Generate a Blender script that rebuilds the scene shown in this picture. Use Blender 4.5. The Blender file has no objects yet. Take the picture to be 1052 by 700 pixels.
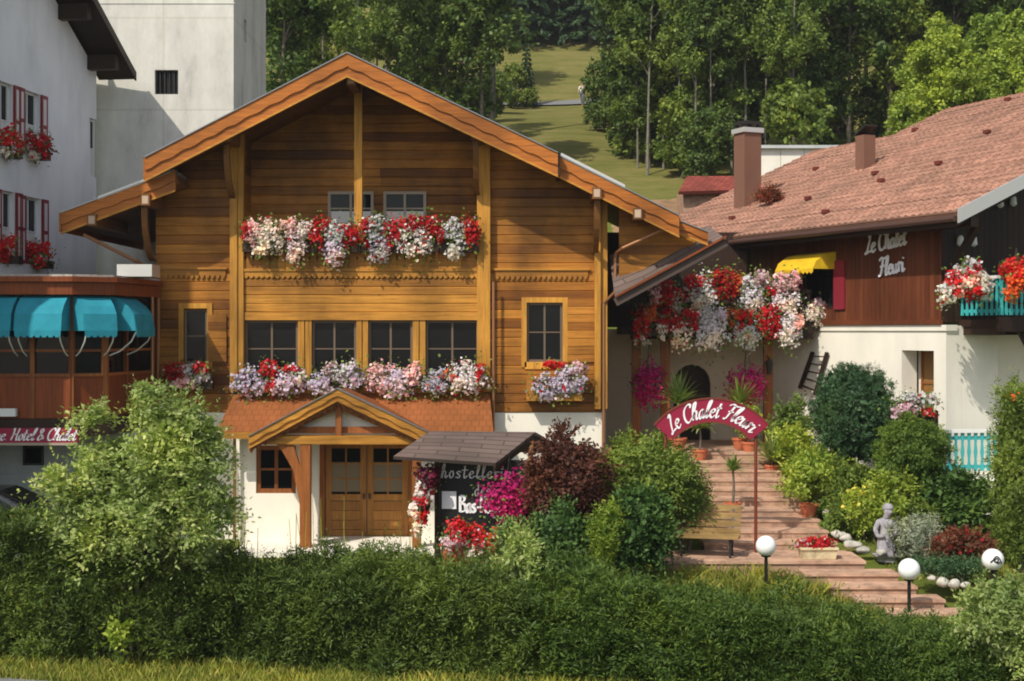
import bpy, math, random
import numpy as np
from mathutils import Vector, Matrix

C = bpy.context.scene.collection
SC = bpy.context.scene
R = math.radians
rng = np.random.default_rng(7)
random.seed(7)

# ------------------------------------------------------------------ camera, sky, sun, exposure
F, HZ, CZ = 1470.0, 340.0, 5.4          # focal length in photo pixels, horizon row, eye height
cam = bpy.data.cameras.new('camera'); cam_o = bpy.data.objects.new('camera', cam); C.objects.link(cam_o)
cam.sensor_width = 36; cam.lens = F / 1052 * 36
cam_o.location = (0, 0, CZ); cam_o.rotation_euler = (R(90), 0, 0)
cam.shift_y = -(350 - HZ) / 1052
cam.clip_start = 0.5; cam.clip_end = 2000
SC.camera = cam_o

SUN_AZ, SUN_EL = R(-37), R(47)           # to the left of the line from the house to the camera
to_sun = Vector((math.sin(SUN_AZ) * math.cos(SUN_EL), -math.cos(SUN_AZ) * math.cos(SUN_EL), math.sin(SUN_EL)))
W = bpy.data.worlds.new('World'); SC.world = W; W.use_nodes = True
nt = W.node_tree
sky = nt.nodes.new('ShaderNodeTexSky'); sky.sky_type = 'NISHITA'; sky.sun_disc = False
sky.sun_elevation = SUN_EL; sky.sun_rotation = math.atan2(to_sun.x, to_sun.y)
sky.air_density = 1.0; sky.dust_density = 1.5; sky.ozone_density = 1.0
hs0 = nt.nodes.new('ShaderNodeHueSaturation'); hs0.inputs['Saturation'].default_value = .6      # a bright hazy sky
nt.links.new(sky.outputs[0], hs0.inputs['Color']); nt.links.new(hs0.outputs[0], nt.nodes['Background'].inputs[0])
nt.nodes['Background'].inputs[1].default_value = 0.15
sun = bpy.data.lights.new('sun', 'SUN'); sun.energy = 4.0; sun.angle = R(0.6); sun.color = (1.0, 0.94, 0.83)
sun_o = bpy.data.objects.new('sun', sun); C.objects.link(sun_o)
sun_o.rotation_euler = to_sun.to_track_quat('Z', 'Y').to_euler(); sun_o.location = (-30, -30, 40)
SC.view_settings.view_transform = 'Standard'; SC.view_settings.look = 'None'
SC.view_settings.gamma = 1; SC.view_settings.use_curve_mapping = False
SC.view_settings.exposure = 0.12
SC.render.engine = 'CYCLES'
SC.cycles.use_denoising = True
SC.cycles.max_bounces = 6; SC.cycles.transparent_max_bounces = 6
SC.cycles.filter_width = 1.9

# ------------------------------------------------------------------ helpers
def P(px, py, D):
    "the point at distance D that the photo shows at (px, py)"
    return Vector(((px - 526) * D / F, D, CZ + (HZ - py) * D / F))
def X(px, D): return (px - 526) * D / F
def Z(py, D): return CZ + (HZ - py) * D / F

OFF = {}
def off(o): return OFF.get(o.name, Vector((0, 0, 0))) if o else Vector((0, 0, 0))

def tag(o, label=None, cat=None, group=None, kind=None):
    if label: o['label'] = label
    if cat: o['category'] = cat
    if group: o['group'] = group
    if kind: o['kind'] = kind
    return o
def thing(name, label, cat, loc=(0, 0, 0), group=None):
    o = bpy.data.objects.new(name, None); C.objects.link(o); o.empty_display_size = 0.3
    o.location = loc; OFF[o.name] = Vector(loc)
    return tag(o, label, cat, group)
def link(name, me, mat, parent, offv):
    o = bpy.data.objects.new(name, me); C.objects.link(o)
    if mat: me.materials.append(mat)
    if parent:
        o.parent = parent; OFF[o.name] = offv
    return o

class Fr:
    "a frame: origin, right, depth (outward = -depth), up"
    def __init__(s, o, u=(1, 0, 0), v=(0, 1, 0), w=(0, 0, 1)):
        s.o = Vector(o); s.u = Vector(u); s.v = Vector(v); s.w = Vector(w)
    def __call__(s, p): return s.o + s.u * p[0] + s.v * p[1] + s.w * p[2]
ID = Fr((0, 0, 0))

class MB:
    def __init__(s): s.v = []; s.f = []
    def add(s, vs, fs):
        n = len(s.v); s.v += [tuple(v) for v in vs]; s.f += [tuple(i + n for i in f) for f in fs]
        return s
    def box(s, x0, x1, y0, y1, z0, z1, fr=ID):
        vs = [fr((x, y, z)) for z in (z0, z1) for y in (y0, y1) for x in (x0, x1)]
        return s.add(vs, [(0, 2, 3, 1), (4, 5, 7, 6), (0, 1, 5, 4), (2, 6, 7, 3), (0, 4, 6, 2), (1, 3, 7, 5)])
    def prism(s, pts, ext):
        "a polygon of points extruded by the vector ext"
        e = Vector(ext); n = len(pts); pts = [Vector(p) for p in pts]
        vs = pts + [p + e for p in pts]
        fs = [tuple(range(n))[::-1], tuple(range(n, 2 * n))] + [(i, (i + 1) % n, n + (i + 1) % n, n + i) for i in range(n)]
        return s.add(vs, fs)
    def beam(s, p0, p1, w, h, up=(0, 0, 1)):
        p0, p1 = Vector(p0), Vector(p1); d = (p1 - p0).normalized()
        sd = d.cross(Vector(up)).normalized(); u = sd.cross(d)
        vs = [p + sd * a * w / 2 + u * b * h / 2 for p in (p0, p1) for b in (-1, 1) for a in (-1, 1)]
        return s.add(vs, [(0, 2, 3, 1), (4, 5, 7, 6), (0, 1, 5, 4), (2, 6, 7, 3), (0, 4, 6, 2), (1, 3, 7, 5)])
    def tube(s, pts, rad, n=8, cap=True):
        pts = [Vector(p) for p in pts]
        if not hasattr(rad, '__len__'): rad = [rad] * len(pts)
        base = len(s.v); prev = None
        for i, p in enumerate(pts):
            d = (pts[min(i + 1, len(pts) - 1)] - pts[max(i - 1, 0)]).normalized()
            a = prev if prev else (Vector((1, 0, 0)) if abs(d.x) < 0.9 else Vector((0, 1, 0)))
            b = d.cross(a).normalized(); a = b.cross(d).normalized(); prev = a
            for k in range(n):
                t = 2 * math.pi * k / n
                s.v.append(tuple(p + (a * math.cos(t) + b * math.sin(t)) * rad[i]))
        for i in range(len(pts) - 1):
            for k in range(n):
                q = base + i * n; s.f.append((q + k, q + (k + 1) % n, q + n + (k + 1) % n, q + n + k))
        if cap:
            s.f.append(tuple(base + k for k in range(n))[::-1])
            s.f.append(tuple(base + (len(pts) - 1) * n + k for k in range(n)))
        return s
    def lathe(s, prof, c=(0, 0, 0), n=16):
        "profile of (radius, z) turned about the z axis through c"
        base = len(s.v); c = Vector(c)
        for r, z in prof:
            for k in range(n):
                t = 2 * math.pi * k / n
                s.v.append((c.x + r * math.cos(t), c.y + r * math.sin(t), c.z + z))
        for i in range(len(prof) - 1):
            for k in range(n):
                q = base + i * n; s.f.append((q + k, q + (k + 1) % n, q + n + (k + 1) % n, q + n + k))
        s.f.append(tuple(base + k for k in range(n))[::-1]); s.f.append(tuple(base + (len(prof) - 1) * n + k for k in range(n)))
        return s
    def sphere(s, c, r, n=16, m=10, sq=(1, 1, 1)):
        c = Vector(c); prof = [(math.sin(math.pi * i / m), -math.cos(math.pi * i / m)) for i in range(m + 1)]
        base = len(s.v)
        for a, z in prof:
            for k in range(n):
                t = 2 * math.pi * k / n
                s.v.append((c.x + r * sq[0] * a * math.cos(t), c.y + r * sq[1] * a * math.sin(t), c.z + r * sq[2] * z))
        for i in range(m):
            for k in range(n):
                q = base + i * n; s.f.append((q + k, q + (k + 1) % n, q + n + (k + 1) % n, q + n + k))
        return s
    def build(s, name, mat, parent=None, smooth=False):
        o0 = off(parent)
        me = bpy.data.meshes.new(name); me.from_pydata([(v[0] - o0.x, v[1] - o0.y, v[2] - o0.z) for v in s.v], [], s.f)
        me.validate(clean_customdata=False); me.update()
        if smooth:
            me.polygons.foreach_set('use_smooth', [True] * len(me.polygons))
        return link(name, me, mat, parent, o0)

def poly_mesh(name, V, mat, parent=None, extra=None):
    "V: (N, k, 3) array of separate k-gons"
    o0 = np.array(off(parent)); arrs = [V] + ([extra] if extra is not None else [])
    co = np.concatenate([a.reshape(-1, 3) for a in arrs]) - o0
    tot = np.concatenate([np.full(len(a), a.shape[1]) for a in arrs]); st = np.concatenate([[0], np.cumsum(tot)[:-1]])
    me = bpy.data.meshes.new(name); me.vertices.add(len(co)); me.vertices.foreach_set('co', co.astype(np.float32).ravel())
    me.loops.add(len(co)); me.loops.foreach_set('vertex_index', np.arange(len(co), dtype=np.int32))
    me.polygons.add(len(tot)); me.polygons.foreach_set('loop_start', st.astype(np.int32)); me.polygons.foreach_set('loop_total', tot.astype(np.int32))
    me.update(calc_edges=True)
    return link(name, me, mat, parent, Vector(o0))

def nrm(a): return a / np.maximum(np.linalg.norm(a, axis=-1, keepdims=True), 1e-9)
def leaves(p, d, size, aspect=0.5, rnd=0.8, up=0.3, droop=0.0, sv=0.35):
    "rhombic leaves at points p facing roughly d"
    n = len(p); nv = nrm(d + rng.normal(0, rnd, (n, 3)) + np.array([0, 0, up]))
    t = rng.normal(0, 1, (n, 3)) + d * 0.6; t[:, 2] -= droop
    t = nrm(t - nv * (t * nv).sum(1, keepdims=True)); b = np.cross(nv, t)
    L = (size * (1 + rng.uniform(-sv, sv, n)))[:, None]; Wd = L * aspect / 2
    q = p + t * L * 0.45
    return np.stack([p - t * L * 0.4, q * 0.4 + p * 0.6 + b * Wd + nv * L * .08, p + t * L * 0.6, q * 0.4 + p * 0.6 - b * Wd + nv * L * .08], 1)
def sprays(p, d, L, k, size, aspect=.4, droop=.4, flat=.7, spread=.9, sv=.35):
    "shoots starting at p towards d, each carrying k leaves in two rows"
    n = len(p); d = nrm(d); L = (L * (1 + rng.uniform(-sv, sv, n)))[:, None]
    up = nrm(np.array([0, 0, 1.0]) * flat + rng.normal(0, .45, (n, 3)) + d * .15); sd = nrm(np.cross(d, up)); out = []
    for j in range(k):
        t = (j + rng.uniform(.2, .8, n)[:, None]) / k
        b = p + d * L * t - np.array([0, 0, 1.0]) * droop * L * t * t; b = b + rng.normal(0, .012, b.shape)
        s_ = 1 if j % 2 else -1; last = j == k - 1
        ax = nrm(d * (1.4 if last else .55) + sd * s_ * (0 if last else spread) + rng.normal(0, .28, (n, 3)) - np.array([0, 0, .25]) * droop)
        nv = nrm(up + rng.normal(0, .35, (n, 3))); nv = nrm(nv - ax * (nv * ax).sum(1, keepdims=True)); w = np.cross(nv, ax)
        l = size * (1.15 - .55 * t) * (1 + rng.uniform(-.3, .3, (n, 1))); wd = l * aspect / 2
        m = b + ax * l * .45
        out.append(np.stack([b, m + w * wd + nv * l * .05, b + ax * l, m - w * wd + nv * l * .05], 1))
    return np.concatenate(out)
def blossoms(p, d, r, k=6, rnd=0.5):
    n = len(p); nv = nrm(d + rng.normal(0, rnd, (n, 3)))
    a = nrm(np.cross(nv, rng.normal(0, 1, (n, 3)))); b = np.cross(nv, a)
    rr = (r * (1 + rng.uniform(-0.35, 0.3, n)))[:, None]
    return np.stack([p + (a * math.cos(2 * math.pi * i / k) + b * math.sin(2 * math.pi * i / k)) * rr * (1 if i % 2 else 0.8) for i in range(k)], 1)
def lump(d, seed, k=6, f=3.0):
    r = np.random.default_rng(seed); o = np.zeros(len(d))
    for _ in range(k):
        w = r.normal(0, f, 3); o += np.sin(d @ w + r.uniform(0, 6.28)) / k ** 0.5
    return o
def blob_pts(n, c, rad, clumps=60, cr=0.22, lumpy=0.12, bottom=-0.5, shell=(0.72, 1.0), seed=1):
    r = np.random.default_rng(seed); c = np.array(c); rad = np.array(rad)
    d = nrm(r.normal(0, 1, (clumps * 4, 3))); d = d[d[:, 2] > bottom][:clumps]
    k = (1 + lumpy * lump(d, seed)) * r.uniform(shell[0], shell[1], len(d))
    cc = d * k[:, None]
    i = r.integers(0, len(d), n); off_ = r.normal(0, 1, (n, 3)); off_ *= cr * r.uniform(0.4, 1, (n, 1)) / np.maximum(1, np.linalg.norm(off_, axis=1, keepdims=True) / 1.6)
    q = cc[i] + off_
    dd = nrm((0.6 * q + 0.9 * off_ / cr) / rad)
    return c + q * rad, dd
def core(c, rad, s=0.72, n=0, seed=3):
    "inner dense foliage: larger leaves scattered on an inner ellipsoid"
    r = np.random.default_rng(seed + 900); rad = np.array(rad); n = int(1200 + 3200 * rad.mean() ** 2)
    d = nrm(r.normal(0, 1, (n, 3))); p = np.array(c) + d * rad * s * r.uniform(.75, 1.0, (n, 1)) * (1 + .08 * lump(d, seed))[:, None]
    return leaves(p, d, .125 * rad.mean() ** .5, .6, .8, .2)

# ------------------------------------------------------------------ materials
def mat(name, col=(.5, .5, .5), rough=.6, spec=.3, metal=0):
    m = bpy.data.materials.new(name); m.use_nodes = True
    b = m.node_tree.nodes['Principled BSDF']
    b.inputs['Base Color'].default_value = (*col, 1); b.inputs['Roughness'].default_value = rough
    b.inputs['Specular IOR Level'].default_value = spec; b.inputs['Metallic'].default_value = metal
    return m
class N:
    def __init__(s, m): s.t = m.node_tree; s.b = s.t.nodes['Principled BSDF']
    def n(s, t, **k):
        o = s.t.nodes.new(t)
        for a, b in k.items(): setattr(o, a, b)
        return o
    def l(s, a, b): s.t.links.new(a, b)
    def coord(s, sc=(1, 1, 1), kind='Object'):
        a = s.n('ShaderNodeTexCoord'); b = s.n('ShaderNodeMapping'); b.inputs['Scale'].default_value = sc
        s.l(a.outputs[kind], b.inputs[0]); return b.outputs[0]
    def noise(s, v, scale, detail=4, rough=.55):
        a = s.n('ShaderNodeTexNoise'); a.inputs['Scale'].default_value = scale; a.inputs['Detail'].default_value = detail
        a.inputs['Roughness'].default_value = rough; s.l(v, a.inputs['Vector']); return a.outputs['Fac']
    def ramp(s, fac, stops):
        a = s.n('ShaderNodeValToRGB'); e = a.color_ramp.elements
        while len(e) < len(stops): e.new(0.5)
        for i, (p, c) in enumerate(stops): e[i].position = p; e[i].color = (*c, 1)
        s.l(fac, a.inputs[0]); return a.outputs[0]
    def mix(s, fac, a, b, mode='MIX'):
        m = s.n('ShaderNodeMix', data_type='RGBA', blend_type=mode)
        for sock, v in ((m.inputs[0], fac), (m.inputs[6], a), (m.inputs[7], b)):
            if hasattr(v, 'links') or hasattr(v, 'is_linked'): s.l(v, sock)
            elif isinstance(v, (int, float)): sock.default_value = v
            else: sock.default_value = (*v, 1)
        return m.outputs[2]
    def bump(s, h, strength=.3, dist=.02):
        a = s.n('ShaderNodeBump'); a.inputs['Strength'].default_value = strength; a.inputs['Distance'].default_value = dist
        s.l(h, a.inputs['Height']); s.l(a.outputs[0], s.b.inputs['Normal'])
    def island(s):
        g = s.n('ShaderNodeNewGeometry'); return g.outputs['Random Per Island']
    def col(s, c): s.l(c, s.b.inputs['Base Color'])

def mul(c, k): return tuple(min(1, a * k) for a in c)
def wood(name, base, axis='x', var=.35, rough=.55, stain=.35):
    m = mat(name, base, rough, .25); n = N(m)
    sc = {'x': (.7, 6, 14), 'z': (14, 14, .7), 'y': (14, .7, 14)}[axis]
    g = n.noise(n.coord(sc), 1.6, 6, .65)
    c = n.ramp(g, [(.25, mul(base, .5)), (.42, mul(base, .85)), (.58, mul(base, 1.1)), (.78, mul(base, 1.45))])
    isl = n.ramp(n.island(), [(0, (1 - var, 1 - var * 1.15, 1 - var * 1.2)), (.35, (1 - var * .35, 1 - var * .45, 1 - var * .5)), (.65, (1, 1, .95)), (1, (1 + var * .5, 1 + var * .55, 1 + var * .5))])
    c = n.mix(1.0, c, isl, 'MULTIPLY')
    st = n.ramp(n.noise(n.coord((.5, .5, .35)), 1.3, 5), [(.35, (1 - stain, 1 - stain, 1 - stain)), (.6, (1, 1, 1))])
    c = n.mix(1.0, c, st, 'MULTIPLY')
    n.col(c); n.bump(g, .25, .01)
    return m
def plaster(name, base, dirt=.25, rough=.85, sc=1.0):
    m = mat(name, base, rough, .15); n = N(m)
    a = n.noise(n.coord((sc, sc, sc * .45)), 1.2, 7, .6)
    c = n.ramp(a, [(.3, mul(base, 1 - dirt)), (.55, base), (.8, mul(base, 1.06))])
    n.col(c); n.bump(n.noise(n.coord(), 28, 3), .25, .01)
    return m
def foliage(name, cols, trans=.3, rough=.55, tint=None):
    "leaf material: colours picked per leaf, some light passing through"
    m = mat(name, cols[0], rough, .25); n = N(m)
    k = len(cols); st = [(i / max(1, k - 1), c) for i, c in enumerate(cols)]
    c = n.ramp(n.island(), st)
    v = n.ramp(n.noise(n.coord(), .9, 2), [(.3, (.62, .68, .66)), (.5, (1, 1, 1)), (.7, (1.35, 1.25, .95))])
    c = n.mix(1.0, c, v, 'MULTIPLY')
    oi = n.n('ShaderNodeObjectInfo')
    c = n.mix(1.0, c, n.ramp(oi.outputs['Random'], [(0, (.72, .8, .7)), (.5, (1, 1, 1)), (1, (1.25, 1.15, .9))]), 'MULTIPLY')
    n.col(c)
    t = n.n('ShaderNodeBsdfTranslucent'); mx = n.n('ShaderNodeMixShader'); mx.inputs[0].default_value = trans
    n.l(n.mix(1.0, c, (1.15, 1.2, .65), 'MULTIPLY'), t.inputs[0]); n.l(n.b.outputs[0], mx.inputs[1]); n.l(t.outputs[0], mx.inputs[2])
    n.l(mx.outputs[0], n.t.nodes['Material Output'].inputs[0])
    return m
def petals(name, cols):
    m = foliage(name, cols, .25, .6); return m

M = {}
M['log'] = wood('log_wood', (.40, .160, .023), 'x', .52, stain=.6)
M['beam'] = wood('beam_wood', (.54, .255, .040), 'z', .3, stain=.4)
M['beamx'] = wood('rail_wood', (.54, .245, .038), 'x', .38, stain=.45)
M['fascia'] = wood('fascia_wood', (.44, .143, .024), 'x', .4, .5, stain=.45)
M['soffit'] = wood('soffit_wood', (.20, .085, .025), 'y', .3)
M['porchwood'] = wood('porch_wood', (.30, .10, .025), 'z', .3)
M['doorwood'] = wood('door_wood', (.36, .16, .035), 'z', .25)
M['brown'] = wood('brown_stained_boards', (.155, .046, .019), 'z', .3)
M['panel'] = wood('red_brown_panel', (.23, .055, .014), 'z', .18, stain=.2)
M['dark'] = wood('dark_wood', (.035, .017, .010), 'z', .4)
M['darkx'] = wood('dark_rafter_wood', (.045, .024, .014), 'y', .4)
M['benchw'] = wood('bench_wood', (.36, .23, .09), 'x', .3)
M['plaster'] = plaster('white_render', (.82, .77, .66), .12)
M['cool'] = plaster('cool_white_render', (.80, .79, .78), .14)
M['beige'] = plaster('beige_render', (.52, .44, .33), .15)
M['greyr'] = plaster('grey_render', (.50, .52, .50), .2)
M['trim'] = mat('white_trim', (.75, .75, .72), .5)
M['sash'] = mat('light_grey_sash', (.36, .29, .22), .5)
M['endgrain'] = mat('end_grain_wood', (.50, .36, .26), .8)
M['endgrain2'] = mat('pale_shutter_paint', (.62, .55, .53), .6)
M['doorcurtain'] = mat('net_curtain_cloth', (.20, .165, .11), .9)
M['dkgutter'] = mat('dark_brown_gutter', (.07, .035, .025), .5)
M['brownbar'] = mat('brown_window_bars', (.15, .105, .07), .5)
M['curtain'] = mat('curtain_cloth', (.7, .68, .64), .9)
M['redwood'] = mat('red_shutter_paint', (.22, .018, .03), .5)
M['metal'] = mat('grey_metal', (.30, .30, .30), .35, .5, .8)
M['zinc'] = mat('zinc_flashing', (.62, .60, .56), .4, .5, .5)
M['copper'] = mat('copper_pipe', (.36, .17, .08), .45, .5, .6)
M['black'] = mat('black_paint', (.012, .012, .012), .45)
M['iron'] = mat('dark_iron', (.03, .025, .022), .5, .4, .3)
M['rust'] = mat('red_brown_steel', (.17, .035, .02), .5)
M['turq'] = mat('turquoise_paint', (.055, .42, .42), .45)
M['globe'] = mat('white_globe_plastic', (.85, .85, .82), .25, .5)
M['terra'] = mat('terracotta', (.52, .15, .07), .8)
M['signred'] = mat('wine_red_paint', (.28, .014, .045), .45)
M['white'] = mat('white_letter_paint', (.85, .83, .84), .5)
M['carp'] = mat('dark_car_paint', (.012, .014, .015), .15, .6)
M['rubber'] = mat('tyre_rubber', (.015, .015, .015), .8)
M['skin'] = mat('skin', (.45, .25, .17), .6)
M['hair'] = mat('dark_hair', (.02, .012, .008), .7)
M['shirt'] = mat('white_shirt', (.75, .74, .7), .8)
M['trous'] = mat('grey_trousers', (.13, .14, .16), .8)

def m_glass():
    m = mat('window_glass', (.006, .007, .008), .05, .22); n = N(m); n.bump(n.noise(n.coord((1, 1, 1)), 1.4, 2), .12, .05); return m
M['glass'] = m_glass()
def m_concrete():
    m = mat('board_marked_concrete', (.6, .58, .52), .85, .15); n = N(m)
    a = n.noise(n.coord((.9, .9, .35)), 1.1, 10, .72)
    c = n.ramp(a, [(.30, (.43, .415, .37)), (.45, (.60, .58, .515)), (.62, (.71, .69, .62)), (.75, (.75, .73, .66))])
    b = n.n('ShaderNodeTexBrick'); b.inputs['Scale'].default_value = 1.0
    b.inputs['Mortar Size'].default_value = .04; b.inputs['Brick Width'].default_value = 2.6; b.inputs['Row Height'].default_value = 2.75
    b.offset = 0.0; b.inputs['Mortar Smooth'].default_value = .6
    b.inputs['Color1'].default_value = (1, 1, 1, 1); b.inputs['Color2'].default_value = (.95, .95, .95, 1); b.inputs['Mortar'].default_value = (.86, .86, .83, 1)
    tc = n.n('ShaderNodeTexCoord'); sp = n.n('ShaderNodeSeparateXYZ'); cb = n.n('ShaderNodeCombineXYZ')
    ad = n.n('ShaderNodeMath', operation='ADD')
    n.l(tc.outputs['Object'], sp.inputs[0]); n.l(sp.outputs[0], ad.inputs[0]); n.l(sp.outputs[1], ad.inputs[1])
    n.l(ad.outputs[0], cb.inputs[0]); n.l(sp.outputs[2], cb.inputs[1]); n.l(cb.outputs[0], b.inputs['Vector'])
    n.col(n.mix(1.0, c, b.outputs['Color'], 'MULTIPLY')); n.bump(n.noise(n.coord(), 12, 5), .3, .02)
    return m
M['concrete'] = m_concrete()
def m_tiles(name, base, row=.3, colw=.24, var=.35, bumpd=.05, mort=.55):
    "roof covering laid in the object's own x (along eave) and y (up the slope)"
    m = mat(name, base, .8, .2); n = N(m)
    b = n.n('ShaderNodeTexBrick'); b.offset = .5
    b.inputs['Scale'].default_value = 1; b.inputs['Brick Width'].default_value = colw; b.inputs['Row Height'].default_value = row
    b.inputs['Mortar Size'].default_value = .02; b.inputs['Mortar Smooth'].default_value = .5; b.inputs['Bias'].default_value = 0
    b.inputs['Color1'].default_value = (*mul(base, 1 - var * .6), 1); b.inputs['Color2'].default_value = (*mul(base, 1 + var * .6), 1)
    b.inputs['Mortar'].default_value = (*mul(base, mort), 1)
    uv = n.n('ShaderNodeUVMap'); n.l(uv.outputs[0], b.inputs['Vector'])
    st = n.ramp(n.noise(n.coord((1, 1, 1)), .55, 6, .65), [(.32, (.72, .74, .72)), (.6, (1.05, 1.0, .98))])
    n.col(n.mix(1.0, b.outputs['Color'], st, 'MULTIPLY'))
    w = n.n('ShaderNodeTexWave', wave_type='BANDS', bands_direction='Y', wave_profile='SAW'); w.inputs['Scale'].default_value = 1 / row / 3.1416 * 1.5708
    n.l(uv.outputs[0], w.inputs['Vector'])
    mx = n.mix(.5, w.outputs['Color'], b.outputs['Fac'])
    n.bump(mx, .55, bumpd)
    return m
M['tiles'] = m_tiles('brown_pink_roof_tiles', (.345, .185, .13), .3, .24, .3, .06, .6)
M['redtiles'] = m_tiles('red_roof_tiles', (.27, .062, .045))
M['shingle'] = m_tiles('grey_brown_shingles', (.15, .11, .095), .2, .9, .25, .03, .55)
M['pent'] = m_tiles('orange_wood_shingles', (.29, .098, .030), .25, .18, .10, .012, .8)
M['ridge'] = plaster('ridge_tile_clay', (.34, .175, .12), .3)
M['greyroof'] = m_tiles('grey_roof_sheets', (.22, .21, .21), .4, .5, .2)
def m_cloth(name, base):
    m = mat(name, base, .8, .2); n = N(m)
    n.col(n.ramp(n.noise(n.coord(), 2.5, 5), [(.3, mul(base, .8)), (.7, mul(base, 1.1))])); n.bump(n.noise(n.coord(), 6, 3), .3, .03)
    return m
M['awn'] = m_cloth('blue_awning_cloth', (.028, .27, .35))
M['yawn'] = m_cloth('yellow_awning_cloth', (.72, .46, .02))
def m_stone(name, base, sc=3):
    m = mat(name, base, .9, .15); n = N(m); a = n.noise(n.coord(), sc, 8, .7)
    n.col(n.ramp(a, [(.3, mul(base, .5)), (.5, base), (.7, mul(base, 1.35))])); n.bump(a, .6, .05)
    return m
M['stone'] = m_stone('statue_stone', (.33, .31, .33), 6)
M['rock'] = m_stone('pale_border_stone', (.46, .43, .37), 5)
M['paver'] = m_stone('pink_paving_stone', (.48, .30, .205), 2.6)
M['riser'] = m_stone('brown_riser_stone', (.40, .25, .17), 3)
M['trough'] = m_stone('cream_trough_stone', (.62, .52, .32), 4)
M['asphalt'] = m_stone('asphalt', (.20, .20, .20), 20)
M['gravel'] = m_stone('roof_gravel', (.42, .38, .33), 12)
M['amber'] = mat('amber_leaded_glass', (.30, .14, .03), .2)
def m_ground():
    m = mat('ground_cover', (.1, .12, .03), .95, .1); n = N(m)
    a = n.noise(n.coord(), .8, 8, .65); big = n.noise(n.coord(), .06, 5, .6)
    lawn = n.ramp(a, [(.3, (.060, .085, .014)), (.55, (.11, .135, .022)), (.75, (.17, .17, .035))])
    mead = n.ramp(n.noise(n.coord((1, 2.2, 2.2)), .35, 8, .7), [(.28, (.085, .10, .022)), (.5, (.155, .145, .04)), (.72, (.22, .18, .07))])
    earth = n.ramp(a, [(.3, (.16, .085, .045)), (.6, (.30, .19, .11)), (.8, (.36, .28, .19))])
    sp = n.n('ShaderNodeSeparateXYZ'); tc = n.n('ShaderNodeTexCoord'); n.l(tc.outputs['Object'], sp.inputs[0])
    def rng_(sock, a0, a1):
        r = n.n('ShaderNodeMapRange'); r.inputs[1].default_value = a0; r.inputs[2].default_value = a1; n.l(sock, r.inputs[0]); return r.outputs[0]
    def mth(op, a_, b_):
        q = n.n('ShaderNodeMath', operation=op)
        for i, v in enumerate((a_, b_)):
            if isinstance(v, (int, float)): q.inputs[i].default_value = v
            else: n.l(v, q.inputs[i])
        return q.outputs[0]
    far = rng_(sp.outputs[1], 56, 66)
    e = mth('MULTIPLY', mth('MULTIPLY', rng_(sp.outputs[1], 47, 52), rng_(sp.outputs[1], 66, 60)), mth('MULTIPLY', rng_(sp.outputs[0], 3, 5), rng_(sp.outputs[0], 14, 11)))
    e = mth('GREATER_THAN', mth('ADD', e, mth('MULTIPLY', a, .8)), .95)
    c = n.mix(far, lawn, mead); c = n.mix(e, c, earth)
    n.col(c); n.bump(a, .8, .15)
    return m
M['ground'] = m_ground()

# leaf materials
G = {}
G['hedge'] = foliage('hedge_leaves', [(0.055, 0.087, 0.020), (0.086, 0.135, 0.025), (0.133, 0.192, 0.033), (0.080, 0.121, 0.031)], .25)
G['hedge2'] = foliage('yew_sprays', [(0.056, 0.102, 0.020), (0.097, 0.160, 0.028), (0.161, 0.216, 0.040), (0.074, 0.116, 0.028)], .25)
G['varieg'] = foliage('variegated_leaves', [(.15, .22, .05), (.24, .33, .09), (.48, .52, .26), (.19, .28, .06), (.34, .42, .16), (.24, .34, .08)], .35)
G['purple'] = foliage('purple_leaves', [(0.057, 0.021, 0.018), (0.115, 0.040, 0.028), (0.149, 0.063, 0.034)], .25)
G['dkgreen'] = foliage('dark_green_leaves', [(0.039, 0.087, 0.023), (0.072, 0.137, 0.031), (0.109, 0.190, 0.045)], .2)
G['mid'] = foliage('mid_green_leaves', [(0.091, 0.146, 0.029), (0.153, 0.224, 0.042), (0.235, 0.310, 0.071)], .3)
G['lime'] = foliage('yellow_green_leaves', [(0.216, 0.310, 0.035), (0.344, 0.430, 0.052), (0.488, 0.532, 0.106)], .35)
G['thuja'] = foliage('blue_green_sprays', [(0.032, 0.078, 0.031), (0.050, 0.112, 0.045), (0.082, 0.146, 0.061)], .15)
G['silver'] = foliage('silver_leaves', [(0.299, 0.322, 0.230), (0.391, 0.414, 0.310), (0.253, 0.287, 0.172)], .2)
G['redleaf'] = foliage('red_brown_leaves', [(0.220, 0.055, 0.039), (0.308, 0.099, 0.055), (0.110, 0.077, 0.033), (0.374, 0.044, 0.055)], .25)
G['tree'] = foliage('tree_leaves', [(0.054, 0.094, 0.023), (0.091, 0.146, 0.031), (0.136, 0.198, 0.045), (0.180, 0.232, 0.061)], .3)
G['tree2'] = foliage('pale_tree_leaves', [(0.109, 0.163, 0.035), (0.162, 0.232, 0.045), (0.253, 0.310, 0.071)], .35)
G['tree3'] = foliage('bright_tree_leaves', [(0.162, 0.240, 0.035), (0.253, 0.344, 0.052), (0.344, 0.430, 0.079)], .35)
G['conifer'] = foliage('conifer_needles', [(0.023, 0.046, 0.016), (0.035, 0.070, 0.023), (0.057, 0.101, 0.032)], .15)
G['grass'] = foliage('grass_blades', [(0.180, 0.240, 0.038), (0.289, 0.310, 0.052), (0.398, 0.344, 0.088)], .3)
G['strap'] = foliage('strap_leaves', [(0.144, 0.224, 0.052), (0.253, 0.327, 0.088), (0.433, 0.447, 0.158)], .3)
M['bark'] = m_stone('grey_bark', (.16, .135, .10), 5)
M['birch'] = m_stone('pale_bark', (.19, .175, .14), 4)
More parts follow.
